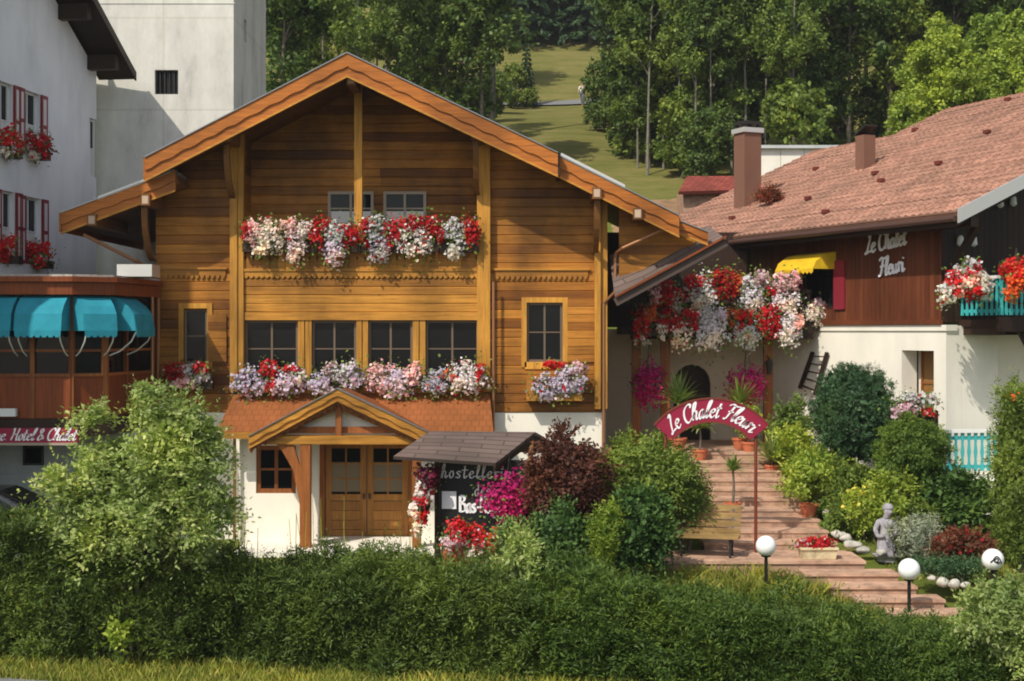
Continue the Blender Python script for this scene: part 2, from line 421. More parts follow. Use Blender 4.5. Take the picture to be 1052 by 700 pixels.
PT = {'red': petals('red_petals', [(.50, .008, .008), (.62, .015, .02), (.42, .006, .015)]),
      'white': petals('white_petals', [(.80, .74, .80), (.70, .60, .70), (.84, .80, .82)]),
      'lilac': petals('lilac_petals', [(.60, .48, .68), (.74, .64, .78), (.52, .40, .62)]),
      'pink': petals('pink_petals', [(.76, .40, .48), (.82, .62, .68), (.68, .24, .36)]),
      'magenta': petals('magenta_petals', [(.48, .008, .13), (.58, .015, .20), (.36, .006, .09)]),
      'maroon': petals('maroon_petals', [(.12, .005, .03), (.18, .008, .05)]),
      'orange': petals('orange_petals', [(.66, .09, .015), (.60, .15, .04)]),
      'yellow': petals('yellow_petals', [(.70, .55, .06), (.62, .60, .12)])}

# ------------------------------------------------------------------ the setting: terrain, road, path
def gz(x, y):
    x = np.asarray(x, float); y = np.asarray(y, float)
    left = np.interp(y, [-60, 22.9, 24.5, 27, 44], [-.15, -.15, -.15, .1, .2])
    right = np.interp(y, [-60, 22.9, 24.5, 27.2, 29.3, 30.6, 33.5, 37.5, 44], [-.15, -.15, -.15, -.05, .25, .5, 1.25, 2.2, 2.3])
    k = np.clip((x - .6) / 2.6, 0, 1); k = k * k * (3 - 2 * k)
    near = left * (1 - k) + right * k
    hill = np.interp(y, [45, 50, 58, 70, 105, 125, 200, 420], [0, 4, 10.2, 13.5, 22.1, 29.4, 72, 160])
    b = np.clip((y - 44) / 7, 0, 1); b = b * b * (3 - 2 * b)
    h = near * (1 - b) + hill * b
    return h + np.where(y > 52, .35 * np.sin(x * .21 + 1) * np.sin(y * .17) + .25 * np.sin(x * .09 - y * .05), 0)
def GZ(x, y): return float(gz(x, y))
xs = np.concatenate([np.linspace(-300, -30, 20)[:-1], np.linspace(-30, 30, 121), np.linspace(30, 300, 20)[1:]])
ys = np.concatenate([np.linspace(-60, 20, 9)[:-1], np.linspace(20, 75, 111), np.linspace(75, 420, 120)[1:]])
gx, gy = np.meshgrid(xs, ys); g_z = gz(gx, gy)
mb = MB(); mb.v = list(zip(gx.ravel().tolist(), gy.ravel().tolist(), g_z.ravel().tolist()))
nx = len(xs); mb.f = [(j * nx + i, j * nx + i + 1, (j + 1) * nx + i + 1, (j + 1) * nx + i) for j in range(len(ys) - 1) for i in range(nx - 1)]
tag(mb.build('ground', M['ground'], smooth=True), 'grassy ground rising into a steep meadow hillside behind the houses', 'ground', kind='structure')
def strip(pts, w, lift=.05):
    mb = MB(); n = len(pts)
    for i, (x, y) in enumerate(pts):
        a = Vector(pts[min(i + 1, n - 1)]) - Vector(pts[max(i - 1, 0)]); a.normalize(); q = Vector((-a.y, a.x)) * w / 2
        for s_ in (1, -1): mb.v.append((x + q.x * s_, y + q.y * s_, GZ(x + q.x * s_, y + q.y * s_) + lift))
    mb.f = [(2 * i, 2 * i + 1, 2 * i + 3, 2 * i + 2) for i in range(n - 1)]
    return mb
ROAD_E = lambda x: np.interp(x, [-60, -14, -8, -5.5, -2, 1, 8, 60], [23.0, 22.95, 22.85, 22.2, 21.5, 21.2, 20.9, 20.5])
road = MB()
xr = np.linspace(-60, 60, 61)
for x in xr:                                             # the verge runs a little forward to the right
    e = ROAD_E(x)
    road.v += [(x, e - 7, -.145), (x, e, -.145)]
road.f = [(2 * i, 2 * i + 2, 2 * i + 3, 2 * i + 1) for i in range(60)]
tag(road.build('road', M['asphalt']), 'grey asphalt road passing in front of the hedge', 'road', kind='structure')
tag(strip([(x, 104 + 1.6 * math.sin(x * .08) + .05 * (x - 2) ** 2 * .15) for x in np.linspace(-14, 12, 40)], 2.0, .12).build('hillside_path', M['asphalt']),
    'grey track crossing the meadow on the hillside', 'path', kind='structure')

# ------------------------------------------------------------------ roofs with real coordinates along eave (u) and slope (v)
def roof_slab(name, m, quad, thick, parent, offs=None, vext=None):
    "quad: four corners, eave-left, eave-right, top-right, top-left; thick downwards; UV in metres"
    q = [Vector(p) for p in quad]; n = (q[1] - q[0]).cross(q[3] - q[0]).normalized()
    if n.z < 0: n = -n
    o0 = off(parent)
    lo = [p - n * thick for p in q]
    vs = q + lo
    fs = [(0, 1, 2, 3), (7, 6, 5, 4), (0, 4, 5, 1), (1, 5, 6, 2), (2, 6, 7, 3), (3, 7, 4, 0)]
    me = bpy.data.meshes.new(name); me.from_pydata([v - o0 for v in vs], [], fs)
    uvl = me.uv_layers.new(name='UVMap'); ex = (q[1] - q[0]).normalized(); ey = n.cross(ex)
    if ey.z < 0: ey = -ey
    for li, loop in enumerate(me.loops):
        d = vs[loop.vertex_index] - q[0]; uvl.data[li].uv = (d.dot(ex), d.dot(ey))
    me.update()
    return link(name, me, m, parent, o0)

# ------------------------------------------------------------------ windows
def window(parent, fr, w, h, cols=2, rows=2, fm='sash', fw=.06, curtain=0.0, depth=.08, name='window', casing=None, cm=None, label=None, pane='glass'):
    "fr.o = bottom left corner on the wall face; outward is -v"
    t = MB(); c = MB()
    cw = casing if casing else 0
    f = MB()
    for (a, b, z0, z1) in ((0, fw, 0, h), (w - fw, w, 0, h), (fw, w - fw, 0, fw), (fw, w - fw, h - fw, h)): f.box(a, b, -.02, .05, z0, z1, fr)
    for i in range(1, cols):
        x = w * i / cols; k = fw * (.8 if i * 2 == cols else .45); f.box(x - k / 2, x + k / 2, -.012, .042, fw, h - fw, fr)
    for j in range(1, rows):
        z = h * j / rows; f.box(fw, w - fw, -.008, .036, z - fw * .25, z + fw * .25, fr)
    root = f.build(name, M[fm], parent)
    if label: root['label'] = label
    MB().box(fw * .5, w - fw * .5, .02, .03, fw * .5, h - fw * .5, fr).build('pane', M[pane], root)
    if casing:
        for (a, b, z0, z1) in ((-cw, 0, -cw, h + cw), (w, w + cw, -cw, h + cw), (0, w, -cw, 0), (0, w, h, h + cw)): c.box(a, b, -.035, .06, z0, z1, fr)
        c.build('casing', M[cm or 'beam'], root)
    if curtain > 0:
        cu = MB(); n = 14
        for i in range(n):
            x0 = fw + (w - 2 * fw) * i / n; x1 = fw + (w - 2 * fw) * (i + 1) / n
            cu.box(x0, x1, .012 - .004 * (i % 2), .018, fw, h * curtain, fr)
        cu.build('curtain', M['curtain'], root)
    return root

# ------------------------------------------------------------------ the chalet
DW = 36.0
chalet = thing('chalet', 'honey coloured timber chalet with wide gable roof and flowered balcony', 'chalet', (-4, 40, .2))
RX, RZ = X(357, 34.6), Z(57, 34.6)
SL, SR = .517, .474
LX0, LX1 = X(150, 34.6), X(573, 34.6)
LLX, LLZ, LLE, LLS = X(181, 34.9), Z(177, 34.9), X(64, 34.9), .375
LRX, LRZ, LRE, LRS = X(570, 34.9), Z(160, 34.9), X(729, 34.9), .50
def roof_under(x):
    if x < LX0 + .3: return LLZ - (LLX - x) * LLS - .36
    if x > LX1 - .1: return LRZ - (x - LRX) * LRS - .36
    return RZ - (RX - x) * SL - .36 if x < RX else RZ - (x - RX) * SR - .36

def board_rows(mb, xa, xb, z0, z1, yf, holes=(), h=.235, th=.14, clip=None):
    "rows of bevelled boards with openings left out; clip = roof underside"
    z = z0; k = 0
    while z < z1 - .02:
        zt = min(z + h, z1); a, b = xa, xb
        if clip:
            zz = z - .05
            xs_ = [x for x in np.arange(xa, xb + .001, .05) if clip(x) > zz]
            if not xs_: break
            a, b = xs_[0], xs_[-1]
        cuts = [(a, b)]
        zm = (z + zt) / 2
        for (hx0, hx1, hz0, hz1) in holes:
            if hz0 < zm < hz1:
                cuts = [c for (p, q) in cuts for c in ((p, min(q, hx0)), (max(p, hx1), q)) if c[1] - c[0] > .03]
        for (p, q) in cuts:
            n = max(1, int(round((q - p) / 3.2))); es = np.linspace(p, q, n + 1)
            if n > 1: es[1:-1] += rng.uniform(-.6, .6, n - 1)
            for e0, e1 in zip(es[:-1], es[1:]):
                c = .02; pr = [(yf + c, z), (yf, z + c), (yf, zt - c), (yf + c, zt), (yf + th, zt), (yf + th, z)]
                mb.prism([(e0, y_, z_) for y_, z_ in pr], (e1 - e0, 0, 0))
        z = zt; k += 1
    return mb

zl0 = Z(424, DW)                                          # foot of the timber storey
xl, xr_ = X(160, DW), X(622, DW)
bx0, bx1 = X(243, DW), X(499, DW)                          # middle bay
wl = (X(189, DW), X(213, DW), Z(374, DW), Z(317, DW)); wr = (X(541, DW), X(578, DW), Z(372, DW), Z(311, DW))
mb = MB()
board_rows(mb, xl, bx0, zl0, 13, DW, [wl], clip=roof_under)
board_rows(mb, bx1, xr_, zl0, 13, DW, [wr], clip=roof_under)
LY = DW + 1.35                                             # back wall of the loggia
lw = [(X(337, LY), X(384, LY), Z(232, LY), Z(197, LY)), (X(394, LY), X(438, LY), Z(232, LY), Z(197, LY))]
board_rows(mb, bx0 - .2, bx1 + .2, Z(282, DW), 13, LY, lw, clip=roof_under)
for xa, sgn in ((bx0, 1), (bx1, -1)):                      # returns of the loggia and the outer side walls
    z = Z(282, DW)
    while z < roof_under(xa) - .1:
        mb.box(min(xa, xa + .12 * sgn), max(xa, xa + .12 * sgn), DW + .14, LY, z, z + .232); z += .235
for xa, sgn in ((xl, 1), (xr_, -1)):
    z = zl0
    while z < roof_under(xa) - .05:
        mb.box(min(xa, xa + .14 * sgn), max(xa, xa + .14 * sgn), DW + .15, 42.4, z, z + .232); z += .235
mb.build('log_wall', M['log'], chalet)

bw_ = MB(); bw_.prism([(xl, 42.2, .2), (xr_, 42.2, .2), (xr_, 42.2, roof_under(xr_)), (RX, 42.2, roof_under(RX)), (xl, 42.2, roof_under(xl))], (0, .14, 0)); bw_.build('rear_wall', M['log'], chalet)
# projecting window bay with parapet below the loggia
BY = DW - .12
bay = MB()
wins = [(251, 306), (320, 366), (378, 424), (437, 492)]
zt, zb = Z(329, BY), Z(388, BY)
xa0, xa1 = X(244, BY), X(499, BY)
edges = [xa0] + [X(p, BY) for w_ in wins for p in w_] + [xa1]
for i in range(0, len(edges), 2):                          # mullion posts, in pairs
    a, b = edges[i], edges[i + 1]
    if b - a > .22:
        m_ = (a + b) / 2; MB().box(a, m_ - .012, BY, BY + .2, zb, zt).build('mullion', M['beam'], chalet); MB().box(m_ + .012, b, BY + .0, BY + .2, zb, zt).build('mullion', M['beam'], chalet)
    else: MB().box(a, b, BY, BY + .2, zb, zt).build('mullion', M['beam'], chalet)
bb = MB(); bb.box(xa0 - .02, xa1 + .02, BY - .03, BY + .22, zt, zt + .2)
zz = zt + .2
while zz < Z(280, BY): bb.prism([(xa0, BY + .02, zz), (xa0, BY, zz + .02), (xa0, BY, zz + .19), (xa0, BY + .02, zz + .21), (xa0, BY + .16, zz + .21), (xa0, BY + .16, zz)], (xa1 - xa0, 0, 0)); zz += .212
bb.box(xa0, xa1, BY, BY + .2, Z(410, BY), zb)
bb.build('bay_boarding', M['beamx'], chalet)
fl = MB(); fl.box(bx0, bx1, DW + .0, LY, Z(283, DW), Z(280, DW)); 
fl.box(xa0, xa1, BY + .35, BY + .5, Z(408, BY), zt)       # room lining behind the panes
fl.build('balcony_floor', M['soffit'], chalet)
for (p0, p1) in wins:
    x0, x1 = X(p0, BY), X(p1, BY)
    window(chalet, Fr((x0 + .005, BY + .13, zb)), x1 - x0 - .01, zt - zb - .005, 2, 2, 'brownbar', .06)
# parapet of pierced boards
rail = MB(); zr0, zr1 = Z(277, BY), Z(247, BY)
rail.box(xa0, xa1, BY - .05, BY + .03, zr1, zr1 + .09); rail.box(xa0, xa1, BY - .06, BY + .05, zr0 - .05, zr0 + .02)
x = xa0; w_ = .2
while x < xa1 - .05:
    e = min(x + w_, xa1); zc = (zr0 + zr1) / 2; q = .035
    rail.prism([(x + .004, BY, zr0), (e - .004, BY, zr0), (e - .004, BY, zc - .16), (e - q, BY, zc - .06), (e - .01, BY, zc), (e - q, BY, zc + .08), (e - .004, BY, zc + .2), (e - .004, BY, zr1),
                (x + .004, BY, zr1), (x + .004, BY, zc + .2), (x + q, BY, zc + .08), (x + .01, BY, zc), (x + q, BY, zc - .06), (x + .004, BY, zc - .16)], (0, .035, 0))
    x = e
rail.build('balcony_parapet', M['beamx'], chalet)
sc = MB()
def scallops(mb, x0, x1, ztop, h, y, step=.13, th=.03, taper=None):
    n = max(3, int((x1 - x0) / step)); pts = [(x0, y, ztop), (x1, y, ztop)]
    s = (x1 - x0) / n
    for i in range(n - 1, -1, -1):
        for t in (1, .75, .5, .25): pts.append((x0 + s * (i + t), y, ztop - h + (.45 * h if t == 1 else .12 * h if t != .5 else 0)))
    pts.append((x0, y, ztop - .5 * h)); mb.prism(pts, (0, th, 0))
scallops(sc, xa0 + .02, xa1 - .02, zr0 - .06, .17, BY - .035)
scallops(sc, X(168, DW), X(232, DW), Z(277, DW), .24, DW - .05); scallops(sc, X(508, DW), X(604, DW), Z(278, DW), .24, DW - .05)
sc.box(X(166, DW), X(234, DW), DW - .09, DW - .002, Z(277, DW), Z(275, DW)); sc.box(X(506, DW), X(606, DW), DW - .09, DW - .002, Z(278, DW), Z(276, DW))
sc.build('scalloped_trim', M['beamx'], chalet)

for (p0, p1, y0, y1, dd) in ((236, 243.5, 132, 402, .24), (243.5, 250, 132, 402, .20), (490, 497, 132, 402, .20), (497, 503.5, 132, 402, .24), (611, 617, 190, 420, .2), (617, 624, 190, 420, .1)):
    x0, x1 = X(p0, DW - dd), X(p1, DW - dd); zt_ = min(Z(y0, DW), roof_under((x0 + x1) / 2) + .1)
    MB().box(x0, x1, DW - dd, DW + .02 if dd != .2 or p0 > 600 else DW + .02, Z(y1, DW), zt_).build('post', M['beam'], chalet)
MB().box(X(364, BY), X(372, BY), BY - .02, BY + .16, zr1 + .09, RZ - .5).build('post', M['beam'], chalet)

# roof: two main slopes, two lower side roofs
RY0, RY1 = 34.6, 42.6
def slope_quad(xe, ze, xr2, zr2, y0, y1):
    return [(xe, y0, ze), (xe, y1, ze), (xr2, y1, zr2), (xr2, y0, zr2)]
for nm, q, mk in (('roof', slope_quad(LX0, RZ - (RX - LX0) * SL, RX, RZ, RY0, RY1), 'greyroof'), ('roof', slope_quad(LX1, RZ - (LX1 - RX) * SR, RX, RZ, RY0, RY1), 'greyroof'),
              ('roof', slope_quad(LLE, LLZ - (LLX - LLE) * LLS, LLX, LLZ, 34.9, RY1), 'greyroof'), ('roof', slope_quad(LRE - .7, LRZ - (LRE - .7 - LRX) * LRS, LRX, LRZ, 34.9, 41), 'greyroof')):
    rf = roof_slab(nm, M[mk], q, .07, chalet)
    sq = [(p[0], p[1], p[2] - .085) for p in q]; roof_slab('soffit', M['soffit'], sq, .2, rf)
# barge boards: a plain lower board and a wavy-edged upper board
def barge(p0, p1, y, h, name, m, parent, wav=True):
    (xa, za), (xb, zb_) = p0, p1
    L = math.hypot(xb - xa, zb_ - za)
    lo = MB(); lo.prism([(xa, y, za), (xb, y, zb_), (xb, y, zb_ - h), (xa, y, za - h)], (0, .05, 0))
    b = lo.build(name, m, parent)
    pts = [(xa, y - .045, za + .03), (xb, y - .045, zb_ + .03)]; n = int(L / .11)
    for i in range(n, -1, -1):
        t = i / n; pts.append((xa + (xb - xa) * t, y - .045, za + (zb_ - za) * t - h * .5 - (.02 * math.sin(i * 1.2) if wav else 0)))
    MB().prism(pts, (0, .04, 0)).build('wavy_board', m, b)
    MB().prism([(xa, y - .055, za - h + .0), (xb, y - .055, zb_ - h), (xb, y - .055, zb_ - h + .05), (xa, y - .055, za - h + .05)], (0, .05, 0)).build('edge_strip', M['beamx'], b)
    cap = MB(); cap.prism([(xa, y - .08, za + .035), (xb, y - .08, zb_ + .035), (xb, y - .08, zb_ + .06), (xa, y - .08, za + .06)], (0, .3, 0))
    cap.build('metal_drip_edge', M['metal'], b)
barge((LX0, RZ - (RX - LX0) * SL), (RX, RZ), RY0 - .06, .55, 'barge_board', M['fascia'], chalet)
barge((RX, RZ), (LX1, RZ - (LX1 - RX) * SR), RY0 - .06, .55, 'barge_board', M['fascia'], chalet)
barge((LLE, LLZ - (LLX - LLE) * LLS), (LLX, LLZ), 34.84, .48, 'barge_board', M['fascia'], chalet)
xk = LRE - .75
barge((LRX, LRZ), (xk, LRZ - (xk - LRX) * LRS), 34.84, .5, 'barge_board', M['fascia'], chalet)
barge((xk - .15, LRZ - (xk - .15 - LRX) * LRS - .1), (LRE, LRZ - (LRE - LRX) * LRS), 35.2, .3, 'barge_board', M['fascia'], chalet)
# end faces of the eaves
MB().box(LLE - .05, LLE, 34.8, RY1, LLZ - (LLX - LLE) * LLS - .42, LLZ - (LLX - LLE) * LLS + .05).build('eave_board', M['fascia'], chalet)
MB().box(LX0 - .05, LX0, RY0 - .06, RY1, RZ - (RX - LX0) * SL - .5, RZ - (RX - LX0) * SL + .05).build('eave_board', M['fascia'], chalet)
MB().box(LX1, LX1 + .05, RY0 - .06, RY1, RZ - (LX1 - RX) * SR - .5, RZ - (LX1 - RX) * SR + .05).build('eave_board', M['dark'], chalet)
MB().prism([(LRX + .15, 34.78, LRZ - .15 * LRS + .02), (X(642, 34.8), 34.78, LRZ - (X(642, 34.8) - LRX) * LRS + .02), (X(642, 34.8), 34.78, LRZ - (X(642, 34.8) - LRX) * LRS + .13), (LRX + .15, 34.78, LRZ - .15 * LRS + .13)], (0, 1.2, 0)).build('flashing', M['zinc'], chalet)
MB().prism([(LLX - .1, 34.78, LLZ - .1 * LLS + .02), (LLE + .9, 34.78, LLZ - (LLX - LLE - .9) * LLS + .02), (LLE + .9, 34.78, LLZ - (LLX - LLE - .9) * LLS + .1), (LLX - .1, 34.78, LLZ - .1 * LLS + .1)], (0, 1.2, 0)).build('flashing', M['zinc'], chalet)
# purlins with pale end grain
for px in (95, 150, 234, 361, 489, 613, 655):
    x = X(px, 34.8); zu = roof_under(x) + .08 if px != 361 else RZ - .42
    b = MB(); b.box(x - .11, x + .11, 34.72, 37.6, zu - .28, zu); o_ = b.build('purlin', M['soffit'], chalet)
    MB().box(x - .075, x + .075, 34.71, 34.722, zu - .24, zu - .05).build('end_grain', M['endgrain'], o_)
# curved brackets under the eaves
def bracket(xp, z, side, y=34.9, parent=chalet, r=.95, m='soffit'):
    pts = []
    for i in range(9):
        t = math.pi / 2 * i / 8; pts.append(((y + .1) + r * (1 - math.cos(t)) * 1.0, z - r * 1.35 * math.sin(t) * 1.0))
    mb = MB(); inner = [(p[0] + .14, p[1] + .02) for p in pts[::-1]]
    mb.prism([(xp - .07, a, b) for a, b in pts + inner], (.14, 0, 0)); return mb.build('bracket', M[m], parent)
for px in (150, 234, 489, 613):
    x = X(px, 35.2); bracket(x, roof_under(x) - .18, 1)
# side windows of the timber storey
for (x0, x1, z0, z1) in (wl, wr):
    w_ = window(chalet, Fr((x0, DW + .07, z0)), x1 - x0, z1 - z0, 2 if x1 - x0 > .7 else 1, 2, 'brownbar', .06)
    c = MB(); k = .13
    for (a, b, c0, c1) in ((x0 - k, x0, z0 - k, z1 + k), (x1, x1 + k, z0 - k, z1 + k), (x0, x1, z1, z1 + k), (x0 - .05, x1 + .05, z0 - k - .05, z0)): c.box(a, b, DW - .035, DW + .12, c0, c1)
    c.build('casing', M['beam'], w_)
for (p0, p1, q0, q1) in ((583, 611, 312, 372), (214, 233, 322, 372)):   # folded shutters beside them
    s = MB(); x0, x1 = X(p0, DW), X(p1, DW); z = Z(q1, DW)
    while z < Z(q0, DW) - .05: s.box(x0, x1, DW - .05, DW - .003, z, z + .19); z += .2
    s.build('shutter', M['log'], chalet)
for (x0, x1, z0, z1), ct in zip(lw, (.42, .42)):
    window(chalet, Fr((x0, LY - .03, z0)), x1 - x0, z1 - z0, 2, 2, 'sash', .075, ct)
# rendered ground floor
g = MB(); zg = zl0 - .003
g.box(X(180, DW), X(246, DW) + .2, DW + .03, DW + .25, 0, zg); g.box(X(500, DW), X(622, DW), DW + .03, DW + .25, 0, zg)
g.box(X(622, DW) - .22, X(622, DW), DW + .25, 42.4, 0, zg); g.box(X(180, DW), X(180, DW) + .22, DW + .25, 42.4, 0, zg)
FY = 35.1
wgx0, wgx1, wgz0, wgz1 = X(263, FY), X(304, FY), Z(507, FY), Z(458, FY)
g.box(X(246, FY), wgx0, FY, FY + .25, .1, 2.95); g.box(wgx1, X(313, FY), FY, FY + .25, .1, 2.95)
g.box(wgx0, wgx1, FY, FY + .25, .1, wgz0); g.box(wgx0, wgx1, FY, FY + .25, wgz1, 2.95)
g.box(X(246, FY), X(246, FY) + .22, FY + .25, DW + .03, .1, 2.9)
g.box(X(313, FY) - .2, X(313, FY), FY + .25, 35.9, .1, 2.9)
g.box(X(313, FY) - .2, X(424, FY) + .22, 35.9, 35.99, .1, 2.9)
g.box(X(424, FY), X(503, FY), FY, FY + .25, .1, 2.95); g.box(X(424, FY), X(424, FY) + .22, FY + .25, 35.9, .1, 2.95)
g.box(X(503, FY) - .22, X(503, FY), FY + .25, DW + .03, .1, 2.95)
g.build('plaster_wall', M['plaster'], chalet)
window(chalet, Fr((wgx0, FY + .06, wgz0)), wgx1 - wgx0, wgz1 - wgz0, 2, 2, 'porchwood', .11)
dk = MB(); dk.box(X(240, 33.2), X(452, 33.2), 33.2, 35.9, 0, .27); dk.build('porch_floor', M['plaster'], chalet)
# double door
DY = 35.75; dz1 = Z(455, DY); dz0 = .285
dw = MB(); dw.box(X(322, DY), X(334, DY), DY - .08, DY + .1, dz0, dz1 + .35); dw.box(X(420, DY), X(427, DY), DY - .08, DY + .1, dz0, dz1 + .35); dw.box(X(334, DY), X(420, DY), DY - .07, DY + .1, dz1, dz1 + .35)
dw.build('door_frame', M['porchwood'], chalet)
for (p0, p1) in ((334.5, 376.5), (377.5, 419.5)):
    x0, x1 = X(p0, DY), X(p1, DY); h = dz1 - dz0; w = x1 - x0; st = .15
    d = MB(); zm = dz0 + h * .42
    for (a, b, c0, c1) in ((x0, x0 + st, dz0, dz1), (x1 - st, x1, dz0, dz1), (x0 + st, x1 - st, dz0, dz0 + .14), (x0 + st, x1 - st, zm - .1, zm + .06), (x0 + st, x1 - st, dz1 - .14, dz1)): d.box(a, b, DY - .02, DY + .05, c0, c1)
    for i in range(3): d.box(x0 + st, x1 - st, DY + .0, DY + .03, dz0 + .15 + i * (zm - .26 - dz0) / 3, dz0 + .14 + (i + 1) * (zm - .26 - dz0) / 3)
    leaf = d.build('door', M['doorwood'], chalet)
    gl = MB(); gl.box(x0 + st, x1 - st, DY + .01, DY + .02, zm + .06, dz1 - .14); gl.build('pane', M['glass'], leaf)
    mu = MB(); xm = (x0 + x1) / 2; mu.box(xm - .02, xm + .02, DY - .01, DY + .03, zm + .06, dz1 - .14)
    for j in (1, 2): zq = zm + .06 + (dz1 - .2 - zm) * j / 3; mu.box(x0 + st, x1 - st, DY - .006, DY + .026, zq - .018, zq + .018)
    mu.build('glazing_bars', M['doorwood'], leaf)
    cu = MB()
    for i in range(10): cu.box(x0 + st + i * (w - 2 * st) / 10, x0 + st + (i + 1) * (w - 2 * st) / 10, DY + .002 + .003 * (i % 2), DY + .006 + .003 * (i % 2), zm + .12, zm + .12 + (dz1 - zm) * .55)
    cu.build('net_curtain', M['doorcurtain'], leaf)
    hx = x1 - .06 if p0 < 350 else x0 + .06
    MB().box(hx - .02, hx + .02, DY - .07, DY - .02, zm - .06, zm + .08).build('handle', M['iron'], leaf)
# pent roof over the entrance storey
pe, pt = (34.35, Z(444, 34.35)), (DW - .13, Z(404, DW))
pr = roof_slab('pent_roof', M['pent'], [(X(222, pe[0]), pe[0], pe[1]), (X(507, pe[0]), pe[0], pe[1]), (X(503, DW), pt[0], pt[1]), (X(242, DW), pt[0], pt[1])], .1, chalet)
MB().box(X(222, 34.3), X(507, 34.3), 34.27, 34.33, pe[1] - .16, pe[1] - .0).build('gutter', M['beamx'], pr)
# porch gable
PY = 33.7; prx, prz = X(347, PY), Z(401, PY); plx, plz = X(256, PY), Z(450, PY); pqx, pqz = X(439, PY), Z(445, PY)
for (xe, ze) in ((plx, plz), (pqx, pqz)):
    roof_slab('porch_roof', M['pent'], [(xe, PY, ze), (xe, 35.3, ze), (prx, 35.7, prz), (prx, PY, prz)], .09, chalet)
    barge((xe, ze), (prx, prz), PY - .05, .26, 'porch_barge_board', M['beamx'], chalet)
    s2 = MB(); n = 12; pts = [(xe, PY + .02, ze - .25), (prx, PY + .02, prz - .25)]
    for i in range(n, -1, -1):
        for dt, dz in ((.25, .14), (-.25, .06)):
            t = min(1, max(0, (i + dt) / n)); pts.append((xe + (prx - xe) * t, PY + .02, ze + (prz - ze) * t - .25 - dz))
    s2.prism(pts, (0, .03, 0)); s2.build('scalloped_trim', M['porchwood'], chalet)
pb = MB(); zt2 = Z(457, PY)
pb.box(plx + .25, pqx - .1, PY + .1, PY + .28, zt2, zt2 + .2)
pb.build('tie_beam', M['beamx'], chalet)
kp = MB(); kp.box(prx - .07, prx + .07, PY + .12, PY + .26, zt2 + .2, prz - .3)
kp.beam((plx + .7, PY + .2, zt2 + .22), (prx - .1, PY + .2, prz - .45), .1, .09); kp.beam((pqx - .6, PY + .2, zt2 + .22), (prx + .1, PY + .2, prz - .45), .1, .09)
kp.box(plx + .6, pqx - .5, PY + .3, PY + .4, zt2 + .25, zt2 + .4)
kp.build('truss', M['porchwood'], chalet)
MB().prism([(plx + .5, PY + .42, zt2 + .2), (pqx - .4, PY + .42, zt2 + .2), (prx, PY + .42, prz - .3)], (0, .06, 0)).build('gable_infill', M['plaster'], chalet)
ps = MB(); ps.box(X(307, PY), X(318, PY), PY + .12, PY + .36, .27, zt2); ps.build('porch_post', M['porchwood'], chalet)
br = MB(); br.prism([(X(307, PY), PY + .15, 1.3), (X(300, PY), PY + .15, 2.1), (X(289, PY), PY + .15, 2.55), (X(283, PY), PY + .15, zt2), (X(300, PY), PY + .15, zt2), (X(307, PY), PY + .15, 2.2)], (0, .12, 0)); br.build('bracket', M['porchwood'], chalet)
MB().box(X(319, 34.5), X(327, 34.5), 34.5, 34.72, .27, 2.72).build('porch_post', M['plaster'], chalet)
MB().box(X(423, PY), X(432, PY), PY + .12, PY + .34, .27, zt2).build('porch_post', M['porchwood'], chalet)
MB().box(X(330, PY), X(427, PY), 34.6, 34.68, zt2 - .02, zt2 + .02).build('porch_ceiling', M['porchwood'], chalet)
# gutters and copper downpipes
MB().tube([(X(85, 34.9), 34.95, Z(241, 34.9)), (X(140, 35.5), 35.4, Z(268, 35.4)), (X(158, 35.8), 35.85, Z(279, 35.8)), (X(162, 35.8), 35.85, Z(288, 35.8)), (X(162, 35.8), 35.85, 3.0)], .045).build('downpipe', M['copper'], chalet)
MB().tube([(X(689, 34.9), 35.0, Z(233, 34.9)), (X(640, 35.5), 35.5, Z(255, 35.5)), (X(633, 35.8), 35.75, Z(260, 35.8)), (X(632, 35.8), 35.8, Z(265, 35.8)), (X(632, 35.8), 35.8, Z(300, 35.8)), (X(620, 35.9), 35.9, Z(312, 35.9)), (X(620, 35.9), 35.9, .4)], .045).build('downpipe', M['copper'], chalet)
MB().tube([(X(241, 34.9), 34.9, 2.8), (X(241, 34.9), 34.9, .3)], .04).build('downpipe', M['copper'], chalet)
MB().tube([(X(507, 35.7), 35.7, Z(290, DW)), (X(507, 35.7), 35.7, 1.0)], .035).build('downpipe', M['copper'], chalet)
# boarded infill and lean-to roof towards the neighbour
il = MB(); y = 35.75; x0, x1 = X(636, y), X(724, y)
z = Z(300, y); rows = []
while z < Z(200, y):
    top = [x_ for x_ in np.arange(x0, x1, .05) if LRZ - (x_ - LRX) * LRS - .35 > z and Z(307 - (x_ - x0) / (x1 - x0) * 55, y) < z + .2]
    if len(top) > 2: il.box(top[0], top[-1], y, y + .08, z, z + .228)
    z += .235
il.build('boarded_infill', M['log'], chalet)
lt = roof_slab('lean_to_roof', M['shingle'], [(X(632, 35.2), 35.2, Z(308, 35.2)), (X(746, 35.2), 35.2, Z(246, 35.2)), (X(728, 36.4), 36.4, Z(232, 36.4)), (X(626, 36.4), 36.4, Z(262, 36.4))], .12, chalet)
MB().beam((X(632, 35.15), 35.15, Z(311, 35.15)), (X(746, 35.15), 35.15, Z(249, 35.15)), .05, .2).build('verge_board', M['shingle'], lt)
MB().beam((X(632, 35.1), 35.1, Z(305, 35.1)), (X(746, 35.1), 35.1, Z(243, 35.1)), .12, .05).build('verge_cap', M['panel'], lt)

